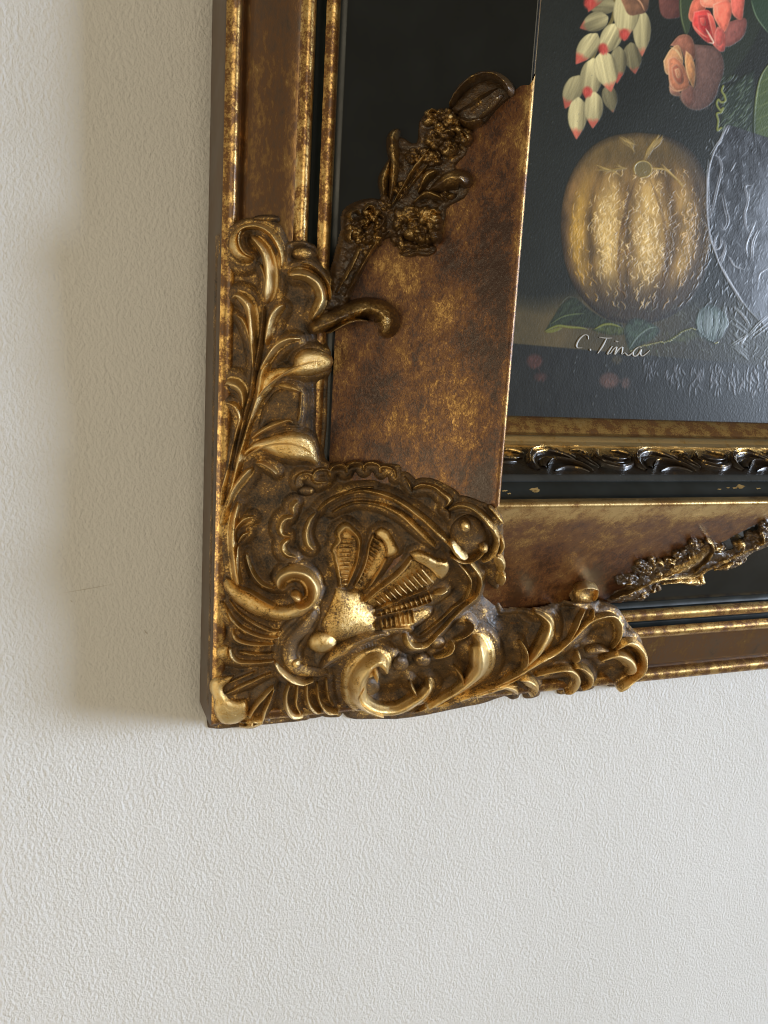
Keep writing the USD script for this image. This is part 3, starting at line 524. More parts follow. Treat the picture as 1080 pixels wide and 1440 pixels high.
# dark flower sprays running out of the corner along the edge of the gilded panel
def spray(name, strokes, blobs, g0):
    for s in strokes.strip().split('\n'):
        head, pts = s.split('|'); nm, tile, rel, gilt = head.split(); put(nm, stroke(tile, pts, float(rel) * 1.25, float(gilt) + g0 + .03, rgh=0.5), 'spray')
    for s in blobs.strip().split('\n'):
        w = s.split(); x, y = map(float, w[2].split(',')); rx, ry, rel, gl = map(float, w[3:7])
        put(w[0], flower(w[1], x, y, rx * (1.0 if w[1] == 'J' else 1.4), ry * (1.0 if w[1] == 'J' else 1.4), rel * (0.9 if w[1] == 'J' else 1.9), gl + g0 + .04), 'spray')
def flower(tile, x, y, rx, ry, rel, gilt):
    """a small blossom: crumpled petals round a boss"""
    ox, oy, k = TILES[tile]; cx_, cy_, rx, ry = ox + x / k, oy + y / k, rx / k, ry / k; rr = np.random.default_rng(int(x * 7 + y)); n = 4 + int(rr.random() < .4); a0 = rr.uniform(0, 6)
    pc = [(0.52 * math.cos(a0 + 6.283 * i / n) * rr.uniform(.8, 1.2), 0.52 * math.sin(a0 + 6.283 * i / n) * rr.uniform(.8, 1.2), rr.uniform(.50, .72), rr.uniform(.6, 1.1)) for i in range(n)] + [(0, 0, .36, 1.0)]
    th = np.linspace(0, 2 * np.pi, 36, endpoint=False); poly = np.stack([cx_ + rx * 1.1 * np.cos(th), cy_ + ry * 1.1 * np.sin(th)], 1)
    def fn(sd, P):
        q = project(P); X, Y = (q[..., 0] - cx_) / rx, (q[..., 1] - cy_) / ry; h = np.full(X.shape, -0.4)
        for a, b, r_, g in pc:
            d2 = ((X - a) ** 2 + (Y - b) ** 2) / r_ ** 2
            h = np.maximum(h, np.where(d2 < 1, g * np.clip(1 - d2, 0, 1) ** 0.4, -0.4))
        crease = 1 - np.clip(np.abs(meshkit.fbm(P * 330, 2, 41) - 0.5) * 7, 0, 1)
        return h * rel * 0.001 - 0.0011 * crease * (h > 0) + rough(P, 0.0006, 520) - 0.0002
    return patch(poly, fn, lambda sd, h, P: gilt + 0.3 * (np.clip(h / (rel * 0.001), 0, 1) - 0.6), step=0.8, margin=1.0)
spray('left', '''
spray_stem M 2.6 .27|305,860,13 400,690,22 470,560,24 515,445,18
spray_stem M 2.6 .27|375,890,9 450,750,15 540,600,18 620,480,22 700,390,15 775,328,7
spray_branch M 5.2 .30|85,1175,34 200,1112,56 320,1062,62 440,1012,66 560,982,72 680,1002,76 742,1082,86 732,1165,68 680,1215,26
branch_rim M 5.6 .40|235,1192,8 340,1122,13 460,1082,15 594,1092,9
petal M 3.0 .26|445,260,15 418,190,20 470,158,20 515,205,13
petal M 3.0 .26|520,180,13 590,120,24 640,150,22 640,210,13
petal M 3.0 .26|620,330,14 700,290,24 725,225,22 680,190,13
petal M 3.0 .26|500,330,13 430,330,22 410,400,22 450,440,13
petal M 3.0 .24|620,260,11 580,310,18 520,300,13
spray_leaf L 3.4 .25|235,690,18 262,500,36 272,350,40 258,230,46 262,130,42 310,70,16
spray_leaf L 2.6 .24|180,650,22 178,500,40 218,380,28 245,300,12
spray_stem L 2.8 .28|245,730,14 350,560,21 430,420,23 520,310,23 580,230,16
spray_stem L 2.4 .28|300,690,9 420,540,14 520,420,14 600,340,9
spray_leaf L 4.2 .30|470,625,13 560,470,42 655,428,24
spray_bud L 5.4 .22|555,605,16 650,560,50 760,502,70 850,505,66 895,570,36
petal L 4.0 .28|425,705,11 540,622,32 640,642,32 706,686,12
petal L 4.0 .28|560,770,13 620,760,26 660,800,18
leaf_lip K 5.6 .14|225,420,20 330,262,36 470,158,42 600,122,42 720,160,40 800,255,34 785,318,14
leaf_vein K 4.2 .14|300,470,10 430,400,18 560,310,20 690,240,10
leaf_vein K 4.0 .14|480,560,10 580,470,18 680,360,18 740,300,9
leaf_lip K 4.2 .26|310,530,22 420,572,46 545,535,24
petal K 4.0 .30|330,640,16 400,690,28 410,760,16
petal K 4.0 .30|150,690,14 220,650,24 290,690,14
petal K 3.6 .30|200,780,14 270,800,24 280,860,14
petal K 3.6 .28|20,500,12 60,450,22 130,470,14
''', '''
flower M 545,270 40 36 3.6 .26
flower M 520,380 55 50 3.0 .22
flower M 620,400 60 44 3.0 .22
flower L 600,325 62 54 3.6 .26
flower L 425,310 52 54 3.0 .26
flower L 330,590 52 60 2.8 .24
flower L 700,640 56 44 3.0 .26
flower L 200,700 50 50 2.8 .24
flower M 690,300 46 56 2.8 .24
flower M 470,310 52 52 2.8 .24
flower M 600,190 60 50 3.0 .24
flower K 330,560 60 50 3.2 .22
flower L 335,840 60 82 3.6 .22
flower L 440,800 84 62 4.4 .26
flower L 565,830 74 72 4.6 .26
flower L 590,930 62 84 4.6 .22
flower L 475,945 92 72 5.4 .28
flower L 330,990 60 80 3.4 .20
flower L 440,1065 115 60 3.4 .18
flower K 60,520 72 62 3.6 .26
flower K 180,490 62 52 3.8 .28
flower K 255,575 62 62 4.0 .28
flower K 180,640 82 62 4.4 .28
flower K 350,690 66 72 4.0 .30
flower K 90,730 82 72 3.6 .24
flower K 225,810 72 62 4.0 .28
flower K 40,850 72 52 3.4 .24
''', 0.0)
put('spray_leaf', pad('K', '215,430 330,250 470,140 600,105 720,150 812,245 800,310 700,400 600,510 560,560 470,600 330,590 290,500', 3.4, .12, 110, rgh=.4), 'spray')
spray('right', '''
spray_stem J 2.6 .28|0,602,12 150,542,17 330,462,15 560,442,13 700,372,15 830,312,15 1000,232,13 1100,180,14
spray_leaf J 3.4 .26|330,440,14 430,400,28 540,350,34 640,270,36 690,215,18
petal J 3.4 .34|530,365,7 526,300,12 520,280,6
leaf_rim J 4.0 .36|555,418,7 640,340,9 690,270,11 684,205,14 640,178,8
leaf_rim J 3.4 .36|330,440,6 440,405,9 520,365,7
petal J 3.4 .32|300,330,10 340,345,18 345,375,10
petal J 3.4 .32|380,330,9 420,345,17 420,385,9
petal J 3.4 .32|290,420,9 335,425,17 330,460,9
hook J 3.6 .44|335,492,8 460,475,15 550,480,24 612,478,26
petal J 3.4 .32|690,390,9 780,370,18 850,335,13
petal J 3.4 .32|860,260,10 900,215,22 895,280,14
leaf_rim J 4.0 .36|1000,220,8 1040,190,12 1030,115,10
''', '''
flower J 225,385 95 62 3.8 .18 -0.5
flower J 285,350 58 42 3.8 .22
flower J 120,470 95 46 3.2 .18 -0.5
flower J 200,565 52 42 2.8 .22
flower J 285,520 48 36 2.8 .24
flower J 90,580 60 30 2.6 .22
flower J 480,300 70 52 4.0 .18 -0.5
flower J 590,240 66 62 4.2 .16
flower J 400,350 58 40 3.4 .24
flower J 790,370 62 34 3.0 .20 -0.4
flower J 880,320 62 42 3.2 .20
flower J 880,230 48 40 3.4 .26
flower J 970,190 62 62 4.2 .18
flower J 1060,120 56 66 4.0 .18
flower J 720,250 60 40 2.8 .22
hook J 612,470 34 40 3.6 .42
''', 0.0)

# ------------------------------------------------------------------ running leaf carving on the steep band inside the ridge
def band_point(s, v, lift):
    """s along the side (m), v 0..1 up the carved band, lift off it (m); bottom side"""
    u = 107.9 + v * 8.9; h = np.interp(u, PU[PU > 99], PH[PU > 99]); nx, ny = 0.86, 0.51
    return np.stack([s, -(h / 1000 + lift * ny), u / 1000 + lift * nx], -1)
def band_stroke(pts, rel, m=9, gilt=0.12):
    a = np.array([[float(v) for v in w.split(',')] for w in pts.split()]); c = catmull(a, 22)
    P = c[:, :2]; t = np.gradient(P, axis=0); t /= np.linalg.norm(t, axis=1, keepdims=True) + 1e-9; n = np.stack([-t[:, 1], t[:, 0]], 1)
    v = np.linspace(-1, 1, m); cap = np.sin(np.linspace(0.12, np.pi - 0.12, 22)) ** 0.4
    q = P[:, None] + n[:, None] * (v[None, :, None] * (1.0 * c[:, 2])[:, None, None]); sh = np.sqrt(1 - v ** 2)
    return q, 1.5 * rel * cap[:, None] * sh[None] - 0.0003, gilt + 0.22 * sh[None] * cap[:, None]
# motif drawn in mm: x along the band over one repeat of 23 mm, y from its foot (the black side) 0 to 12.5
MOTIF = [('leaf', '1.2,1.4,0.5 0.6,4.5,1.0 2.2,8.4,1.1 5.6,9.6,0.9 8.8,7.6,0.6 10.4,5.6,0.3', 1.7), ('leaf', '2.6,2.6,0.7 4.0,5.2,1.5 7.2,5.2,1.2 10.2,3.0,0.7 12.4,0.8,0.3', 1.8),
         ('leaf_vein', '4.4,1.2,0.3 7.0,2.2,0.6 9.8,1.6,0.5 11.4,0.6,0.3', 1.2), ('leaf', '12.6,9.6,0.5 11.6,7.0,0.9 12.4,4.4,0.9 14.2,2.2,0.4', 1.6),
         ('leaf', '16.6,10.6,0.5 15.2,7.0,1.0 15.8,3.8,1.2 18.6,2.0,1.0 21.6,3.4,0.7 22.8,5.0,0.3', 1.8), ('leaf_vein', '17.2,8.2,0.4 18.6,6.4,0.7 20.6,6.0,0.6 22.6,6.6,0.3', 1.3),
         ('leaf_vein', '17.6,4.6,0.4 19.0,4.6,0.7 21.0,4.8,0.3', 1.0), ('leaf', '10.8,10.8,0.6 12.8,10.6,0.8 14.0,9.0,0.4', 1.2), ('leaf_rim', '0.7,2.0,0.2 0.5,5.0,0.32 2.0,8.9,0.32 5.6,10.2,0.3 9.4,7.8,0.15', 2.3), ('leaf_rim', '3.4,2.6,0.2 5.0,4.4,0.3 8.4,3.6,0.3 12.0,0.9,0.15', 2.5), ('leaf_rim', '16.0,9.6,0.2 14.8,6.6,0.3 15.6,3.4,0.34 18.4,1.7,0.3 21.2,3.0,0.15', 2.4),
         ('leaf_rim', '12.3,8.8,0.2 11.6,6.4,0.28 12.8,3.6,0.26 14.0,2.2,0.15', 2.2), ('leaf', '19.6,10.6,0.5 21.4,10.0,0.8 23.4,8.6,0.5', 1.3), ('leaf', '8.6,9.8,0.3 10.0,8.2,0.7 11.0,6.6,0.3', 1.3)]
band = PARTS['carved_band']
s0 = on_plane([[742, 650]], 0.047)[0][0]; s1 = on_plane([[817, 650]], 0.047)[0][0]
s0, rep = on_plane([[742.0, 652]], 0.046)[0][0], None
rep = (on_plane([[896.0, 650]], 0.046)[0][0] - s0) / 2 if False else (on_plane([[893.0, 652]], 0.046)[0][0] - s0)
kx = rep * 1000 / 23.0
for side in (0, 1):
    for k in range(-1, 8):
        for nm, pts, rel in MOTIF:
            q, h, g = band_stroke(pts, rel)
            h = (h + 0.0003) * 0.001 - 0.0003
            s = s0 + (q[..., 0] * kx + k * rep * 1000) / 1000; v = q[..., 1] / 12.5
            if s.min() < 0.110 or s.max() > 0.50: continue
            if side == 1 and nm == 'leaf_rim': continue
            P = band_point(s, v, h * (0.35 if side == 1 else 1.0))
            if side == 1: P = P[..., [2, 1, 0]]
            obj('carved_' + nm, (P.reshape(-1, 3), grid_faces(22, 9)), MAT['carve_gilt'], band, attrs={'gilt': (g - 0.10 + 0.22 * np.clip((q[..., 1] - 7) / 3, 0, 1)).reshape(-1)})

# chips of gold showing on the black band below the carving
for px, py, w, hgt in [(754, 689, 9, 3.4), (752, 691, 4, 2.2), (710, 690, 4, 1.5), (716, 694, 3, 1.2), (1041, 684, 7, 3.0), (1034, 686, 5, 1.4), (1066, 687, 4, 1.2), (1012, 688, 3, 1.0), (1024, 686, 3, 0.8)]:
    th = np.linspace(0, 2 * np.pi, 14, endpoint=False); k = rng.uniform(0.5, 1.15, 14)
    pp = np.stack([px + w * k * np.cos(th), py + hgt * k * np.sin(th)], 1); pp = np.vstack([[px, py], pp])
    d = ray_dirs(pp); t = np.full(len(pp), (-0.075 - CY)) / d[:, 1]
    for _ in range(40):
        p = CAMP + t[:, None] * d; u = p[:, 2] * 1000; t = t + (-p[:, 1] - np.interp(u, PU[PU > 99], PH[PU > 99]) / 1000 - 0.00012) * 0.5 / d[:, 1]
    obj('gold_chip', (CAMP + t[:, None] * d, np.array([[0, i + 1, (i + 1) % 14 + 1] for i in range(14)])), MAT['lip'], PARTS['liner_drop'])

# ------------------------------------------------------------------ the oil painting: brushwork laid out on a raster of spots, then carried by a dense canvas mesh
HP = 0.0178                                                 # canvas front above the wall
X0, Y0, X1, Y1, K = 690, -200, 1330, 640, 1.15              # extent (in picture spots) and spots per unit
NX, NY = int((X1 - X0) * K), int((Y1 - Y0) * K)
XX, YY = np.meshgrid(X0 + (np.arange(NX) + .5) / K, Y0 + (np.arange(NY) + .5) / K)
COL = np.zeros((NY, NX, 3)); HGT = np.zeros((NY, NX)); IDM = np.zeros((NY, NX), int)
MOTIFS = ['canvas']
def nz(scale, seed, o=3, ay=1.0): return meshkit.fbm(np.stack([XX / scale, YY / scale / ay, 0 * XX + seed], -1), o, seed)
def sub(x0, y0, x1, y1):
    a, b = max(0, int((x0 - X0) * K) - 1), min(NX, int((x1 - X0) * K) + 2); c, d = max(0, int((y0 - Y0) * K) - 1), min(NY, int((y1 - Y0) * K) + 2)
    return (slice(c, d), slice(a, b)) if b > a and d > c else None
def lay(s, mask, col, hgt=0.0, motif=None):
    COL[s] = COL[s] * (1 - mask[..., None]) + np.asarray(col, float) * mask[..., None]
    HGT[s] = np.maximum(HGT[s], hgt * mask) if hgt > 0 else HGT[s]
    if motif is not None:
        if motif not in MOTIFS: MOTIFS.append(motif)
        IDM[s][mask > 0.5] = MOTIFS.index(motif)
def shape(pts, col, soft=1.0, alpha=1.0, hgt=0.0, motif=None, smooth=True, shade=None):
    p = closed(pts, 60) if smooth else np.asarray(pts, float); s = sub(p[:, 0].min() - 3 * soft, p[:, 1].min() - 3 * soft, p[:, 0].max() + 3 * soft, p[:, 1].max() + 3 * soft)
    if s is None: return
    sd = poly_sd(p, XX[s], YY[s]); m = np.clip(sd / soft + 0.5, 0, 1) * alpha
    c = np.broadcast_to(np.asarray(col, float), m.shape + (3,))
    if shade is not None: c = shade(XX[s], YY[s], sd, c)
    lay(s, m, c, hgt, motif)
def brush(pts, col, w=1.0, alpha=0.9, hgt=0.0, taper=True, motif=None):
    p = catmull([(a[0], a[1], 0) for a in pts], max(8, 5 * len(pts)))[:, :2]; s = sub(p[:, 0].min() - w - 2, p[:, 1].min() - w - 2, p[:, 0].max() + w + 2, p[:, 1].max() + w + 2)
    if s is None: return
    X, Y = XX[s], YY[s]; best = np.full(X.shape, -9.0)
    for i in range(len(p) - 1):
        e = p[i + 1] - p[i]; t = np.clip(((X - p[i, 0]) * e[0] + (Y - p[i, 1]) * e[1]) / (e @ e + 1e-9), 0, 1)
        d = np.hypot(X - p[i, 0] - t * e[0], Y - p[i, 1] - t * e[1]); u = (i + t) / (len(p) - 1)
        ww = w * (np.sqrt(np.clip(4 * u * (1 - u), 0.06, 1)) if taper else 1.0); best = np.maximum(best, ww - d)
    m = np.clip(best * 1.1 + 0.45, 0, 1) * alpha; lay(s, m, col, hgt, motif)
R = np.random.default_rng(21)
# ground colour, table edge and dim reliefs
bg = np.array([24, 28, 23]) + (nz(60, 2)[..., None] - .5) * 14 + (nz(3, 3)[..., None] - .5) * 10
COL[:] = bg
edge = 483 + (XX - 718) * 0.088
ledge = np.clip((edge - YY) / 2 + .5, 0, 1) * np.clip((YY - 400 - 14 * np.sin(XX / 37)) / 30, 0, 1)
lay((slice(0, NY), slice(0, NX)), ledge * np.clip((1090 - XX) / 300, 0.25, 1) * (0.75 + .4 * (nz(25, 6) - .5)), np.array([106, 90, 58]))
front = np.clip((YY - edge) / 2 + .5, 0, 1)
lay((slice(0, NY), slice(0, NX)), front * .9, np.array([31, 33, 32]) + (nz(6, 9, ay=3)[..., None] - .5) * 18)
for (x, y, a, b, c) in [(752, 508, 11, 10, (82, 50, 44)), (760, 530, 9, 6, (66, 44, 40)), (857, 535, 14, 11, (92, 66, 58)), (880, 538, 6, 7, (80, 62, 56)), (868, 505, 7, 6, (60, 54, 38))]:
    shape([(x + a * math.cos(t), y + b * math.sin(t)) for t in np.linspace(0, 6.28, 9)[:-1]], c, 5, .75, motif=None)
    for _ in range(10): q = R.normal(0, .45, 2); brush([(x + a * q[0], y + b * q[1]), (x + a * q[0] + R.normal(0, 2), y + b * q[1] + 5)], np.array(c) * 1.35, .7, .5, .06)
# carved relief on the table front: rows of pale curling strokes
for cx_, cy_, a, b, n, tint in [(915, 518, 9, 17, 9, 62), (948, 528, 13, 20, 12, 74), (980, 533, 9, 18, 12, 80), (1008, 532, 9, 22, 13, 92), (1034, 533, 10, 22, 13, 96), (1058, 535, 11, 24, 13, 102), (1090, 530, 16, 26, 16, 108), (1130, 530, 16, 26, 16, 104), (1172, 530, 16, 26, 16, 96), (1214, 530, 16, 26, 16, 90), (1256, 530, 16, 26, 16, 84)]:
    shape([(cx_ + a * math.cos(t), cy_ + b * math.sin(t)) for t in np.linspace(0, 6.28, 9)[:-1]], (44, 46, 48), 6, .5)
    for i in range(n * 2):
        x = cx_ + a * (R.random() * 2 - 1); y = cy_ + b * (R.random() * 1.6 - 1); L = R.uniform(5, 15); d = R.normal(0, 2.5)
        brush([(x, y), (x + d * .4 - 1, y + L * .5), (x + d, y + L)], np.array([tint, tint + 1, tint + 6]) * R.uniform(.9, 1.5), R.uniform(.5, .95), .65, .13)
def petal(x0, y0, x1, y1, w, tip=1.0, light=1.0, motif='flower_spray', fat=1.5):
    """one drooping bud of the spray, cream with a red point"""
    w = w * fat; light = light * 1.12; d = np.array([x1 - x0, y1 - y0]); L = np.hypot(*d); d = d / L; n = np.array([-d[1], d[0]]); P0 = np.array([x0, y0])
    prof = [(0, .12), (.15, .75), (.4, 1.0), (.65, .85), (.85, .42), (1.0, .04)]
    pts = [tuple(P0 + d * L * t + n * w * k) for t, k in prof] + [tuple(P0 + d * L * t - n * w * k) for t, k in prof[::-1]]
    def sh(X, Y, sd, c):
        t = ((X - x0) * d[0] + (Y - y0) * d[1]) / L; v = ((X - x0) * n[0] + (Y - y0) * n[1]) / w
        str_ = meshkit.fbm(np.stack([v * 5, t * 1.2, 0 * t + x0], -1), 2, 4) - .5
        k = (1.0 + .16 * v - .30 * v ** 2 + .5 * str_)[..., None] * light
        base = np.array([196, 182, 132]) * k * (1 - .18 * t[..., None]); red = np.array([184, 72, 60]) * (0.75 + .3 * k)
        m = np.clip((t - (.98 - .42 * tip) + .12 * (str_)) / .13, 0, 1)[..., None] * min(1, .35 + .65 * tip)
        rim = np.clip(1.6 - sd, 0, 1)[..., None] * .25
        return (base * (1 - m) + red * m) * (1 - rim * .4) + rim * 20
    shape(pts, (170, 165, 135), 1.2, 1, .05, motif, shade=sh)
def T(*p): return [(780 + a / 7.2, b / 7.2) for a, b in p]
brush(T((640, -900), (620, -300), (600, 0), (590, 180), (470, 400), (380, 600), (300, 880)), (128, 112, 62), 2.6, .9, .04, False, 'flower_spray')
for a in [(770, 430, 815, 750, 62, .5, .62), (650, 470, 630, 845, 58, .75, .72), (530, 860, 592, 1140, 52, .25, .60), (620, 60, 300, 50, 62, .2, .72), (540, 170, 255, 285, 66, .55, .82), (880, 100, 885, 570, 62, .45, .92),
          (430, 340, 215, 650, 66, .75, .98), (250, 765, 105, 1100, 66, .7, .86), (395, 590, 335, 1040, 76, .62, .95), (240, 985, 220, 1410, 66, .6, 1.02), (400, 930, 385, 1300, 66, .65, .98), (640, 240, 480, 560, 72, .6, 1.05),
          (480, 520, 570, 930, 80, .55, 1.08), (745, -120, 705, 415, 90, .55, 1.08), (560, -330, 340, 120, 70, .75, .9), (760, -560, 660, -110, 80, .6, 1.0), (900, -500, 930, -60, 80, .5, .9), (540, -700, 420, -280, 80, .6, .95)]:
    petal(780 + a[0] / 7.2, a[1] / 7.2, 780 + a[2] / 7.2, a[3] / 7.2, a[4] / 7.2, a[5], a[6])
for x, y, w in [(350, 30, 55), (490, 495, 48), (330, 930, 46), (705, 350, 50)]:
    shape([(780 + (x + w * math.cos(t)) / 7.2, (y + 1.15 * w * math.sin(t)) / 7.2) for t in np.linspace(0, 6.28, 8)[:-1]], (190, 66, 56), 4.0, .9, .08, 'flower_spray')
    for _ in range(6): q = R.normal(0, .4, 2) * w; brush(T((x + q[0], y + q[1] - 25), (x + q[0] + 4, y + q[1] + 30)), (222, 96, 84), .7, .6, .1)
def blossom(cx_, cy_, a, b, dark, light, seed, lobes, motif, curls):
    rr = np.random.default_rng(seed); th = np.linspace(0, 2 * np.pi, 28, endpoint=False)
    out = [(cx_ + a * (1 + .06 * math.sin(lobes * t + seed)) * math.cos(t), cy_ + b * (1 + .06 * math.sin(lobes * t + seed)) * math.sin(t)) for t in th]
    def sh(X, Y, sd, c):
        v = (X - cx_) / a; w = (Y - cy_) / b; n = meshkit.fbm(np.stack([X / 7, Y / 9, 0 * X + seed], -1), 3, seed) - .5
        k = np.clip(.52 - .42 * v - .12 * w + .8 * n, 0, 1)[..., None]; return np.array(dark) * (1 - k) + np.array(light) * k
    shape(out, dark, 1.6, 1, .05, motif, shade=sh)
    for c in curls:
        p = [(cx_ + a * u, cy_ + b * v) for u, v in c]; brush(p, np.array(light) * .62, 4.2, .45, .04); brush(p, np.minimum(np.array(light) * 1.18 + 26, 250), 1.15, .85, .14)
# roses, leaves and the tendril
shape([(1010, 5), (1002, 60), (1012, 118), (1036, 95), (1060, 60), (1075, 10), (1050, -30)], (38, 46, 34), 4, .8, 0, 'leaf')
blossom(1012, -40, 34, 40, (120, 52, 44), (214, 118, 88), 3, 5, 'rose', [])
blossom(894, -2, 20, 24, (86, 62, 50), (170, 120, 84), 4, 5, 'rose', [[(-.6, -.6), (.3, .2), (.6, .7)]])
blossom(945, -2, 20, 30, (74, 42, 38), (124, 76, 66), 5, 4, 'rose', [])
shape([(957, -40), (955, 12), (962, 46), (969, 44), (973, 10), (976, -40)], (54, 66, 44), 1.4, 1, .04, 'leaf'); brush([(957, -10), (958, 22), (964, 46)], (126, 134, 88), .8, .8, .08)
def rose_petal(pts, col, rim=1.0, motif='rose', side=1.0):
    q = [(920 + a / 6.75, b / 6.75) for a, b in pts]; c = np.array(q).mean(0); wd = np.ptp(np.array(q)[:, 0]) / 2 + 1; hg = np.ptp(np.array(q)[:, 1]) / 2 + 1
    def sh(X, Y, sd, c_):
        n = meshkit.fbm(np.stack([X / 4, Y / 7, 0 * X + c[0]], -1), 3, 7) - .5; k = 1 - .22 * side * (X - c[0]) / wd - .12 * (Y - c[1]) / hg + .45 * n
        e_ = np.exp(-(np.clip(sd - .6, 0, 99) / 1.3) ** 2)[..., None] * rim * np.clip(.75 - .5 * (X - c[0]) / wd, 0, 1)[..., None]
        return np.clip(np.array(col) * (k * (0.80 + .30 * np.clip(sd / 6, 0, 1)))[..., None] + e_ * np.array([46, 54, 46]), 5, 250)
    shape(q, col, 1.1, 1, .07, motif, shade=sh)
for pts, col, rim in [([(380, 420), (560, 440), (640, 520), (662, 660), (622, 800), (560, 960), (440, 1042), (330, 1030), (250, 950), (250, 880), (380, 830), (390, 650)], (98, 72, 64), .3), ([(140, 770), (220, 850), (255, 900), (210, 915), (150, 880)], (150, 104, 84), .8),
        ([(150, 430), (230, 340), (320, 330), (375, 400), (385, 560), (300, 580), (250, 470)], (142, 90, 70), .5), ([(85, 580), (150, 470), (230, 430), (275, 560), (250, 650), (160, 710), (105, 690)], (196, 142, 98), 1), ([(250, 880), (300, 800), (370, 830), (390, 950), (330, 1020), (265, 960)], (116, 78, 66), .5),
        ([(130, 560), (200, 540), (290, 640), (335, 800), (285, 855), (205, 865), (140, 770)], (178, 112, 80), 1), ([(300, 480), (365, 550), (392, 680), (375, 830), (322, 740), (290, 600)], (190, 132, 84), 1), ([(160, 640), (215, 610), (270, 680), (275, 780), (225, 800), (175, 730)], (158, 92, 68), 1), ([(190, 660), (235, 650), (250, 720), (215, 740)], (196, 132, 96), .8)]:
    rose_petal(pts, col, rim)
brush([(942, 66), (952, 72), (959, 84)], (222, 190, 138), 1.2, .8, .1); brush([(940, 122), (950, 128), (960, 126)], (214, 160, 118), 1.0, .7, .1)
for _ in range(90): x, y = R.uniform(970, 1014), R.uniform(75, 150); brush([(x, y), (x + R.normal(1, 1.5), y + R.uniform(4, 9))], np.array([124, 92, 84]) * R.uniform(.7, 1.1), .6, .5, .1)
for pts, col, rim in [([(700, 210), (860, 170), (872, 280), (822, 372), (700, 445), (650, 400)], (132, 78, 70), .3), ([(720, -80), (850, -60), (848, 100), (832, 185), (780, 175), (730, 100)], (206, 100, 84), .7), ([(540, 400), (660, 300), (672, 460), (632, 492), (570, 440)], (190, 88, 78), .6), ([(360, 10), (450, -60), (490, 80), (400, 130), (368, 210), (325, 170), (335, 80)], (206, 104, 80), .7),
        ([(378, 110), (520, 100), (565, 250), (575, 385), (520, 412), (435, 345), (362, 240)], (200, 66, 60), 1), ([(410, 150), (500, 150), (530, 260), (500, 330), (430, 270)], (178, 48, 48), .7), ([(430, 170), (480, 170), (490, 240), (445, 235)], (214, 84, 74), .8), ([(500, 120), (560, 160), (600, 330), (575, 400), (545, 300)], (216, 92, 78), 1),
        ([(430, -90), (720, -90), (700, 35), (560, 75), (445, 50)], (238, 138, 108), .7), ([(555, 40), (700, 0), (735, 120), (692, 265), (652, 310), (600, 230), (562, 150)], (232, 116, 92), 1), ([(600, 250), (660, 300), (640, 420), (585, 430), (570, 330)], (200, 92, 82), .8)]:
    rose_petal(pts, col, rim)
brush([(974, 35), (980, 42), (988, 49), (995, 53)], (240, 150, 126), 1.1, .8, .15)
brush([(992, 40), (999, 52), (1003, 60), (996, 60)], (248, 214, 186), 1.3, .9, .2)
shape([(1056, -30), (1057, 8), (1066, 28), (1080, 46), (1100, 55), (1140, 30), (1150, -20), (1100, -60)], (44, 64, 46), 2, 1, .04, 'leaf'); brush([(1056, 0), (1064, 24), (1080, 46)], (120, 140, 110), .9, .8, .1)
shape([(1086, 84), (1072, 105), (1063, 140), (1060, 180), (1066, 215), (1080, 232), (1105, 235), (1135, 200), (1150, 150), (1135, 105), (1110, 85)], (70, 86, 46), 2, 1, .05, 'leaf')
for k in range(7): y = 110 + 17 * k; brush([(1063 + 2 * abs(k - 3), y + 8), (1080, y), (1110, y - 12)], (112, 124, 78), 1.1, .55, .1)
for _ in range(120): x, y = R.uniform(1064, 1130), R.uniform(95, 225); brush([(x, y), (x + 2, y + 7)], np.array([84, 100, 56]) * R.uniform(.7, 1.25), .8, .45, .08)
brush([(1084, 86), (1070, 108), (1063, 140), (1060, 178), (1063, 212)], (134, 146, 98), 1.3, .9, .14)
shape([(1060, 100), (1040, 112), (1022, 130), (1014, 158), (1018, 195), (1040, 205), (1060, 200), (1061, 150)], (36, 48, 36), 5, .9, .03, 'leaf')
for _ in range(150):
    x, y = R.uniform(1018, 1060), R.uniform(104, 205); L = R.uniform(4, 11); brush([(x, y), (x - L * .35, y + L * .55), (x - L * .8, y + L)], np.array([92, 106, 86]) * R.uniform(.55, 1.35), R.uniform(.5, .9), .6, .14)
ten = [(1017, 121), (1015, 128), (1019, 135), (1020, 142), (1014, 144), (1010, 140), (1008, 147), (1013, 155), (1017, 152), (1014, 158), (1008, 160), (1010, 170), (1009, 183), (1014, 180)]
brush(ten, (132, 138, 72), 1.5, .95, .12, False, 'tendril')
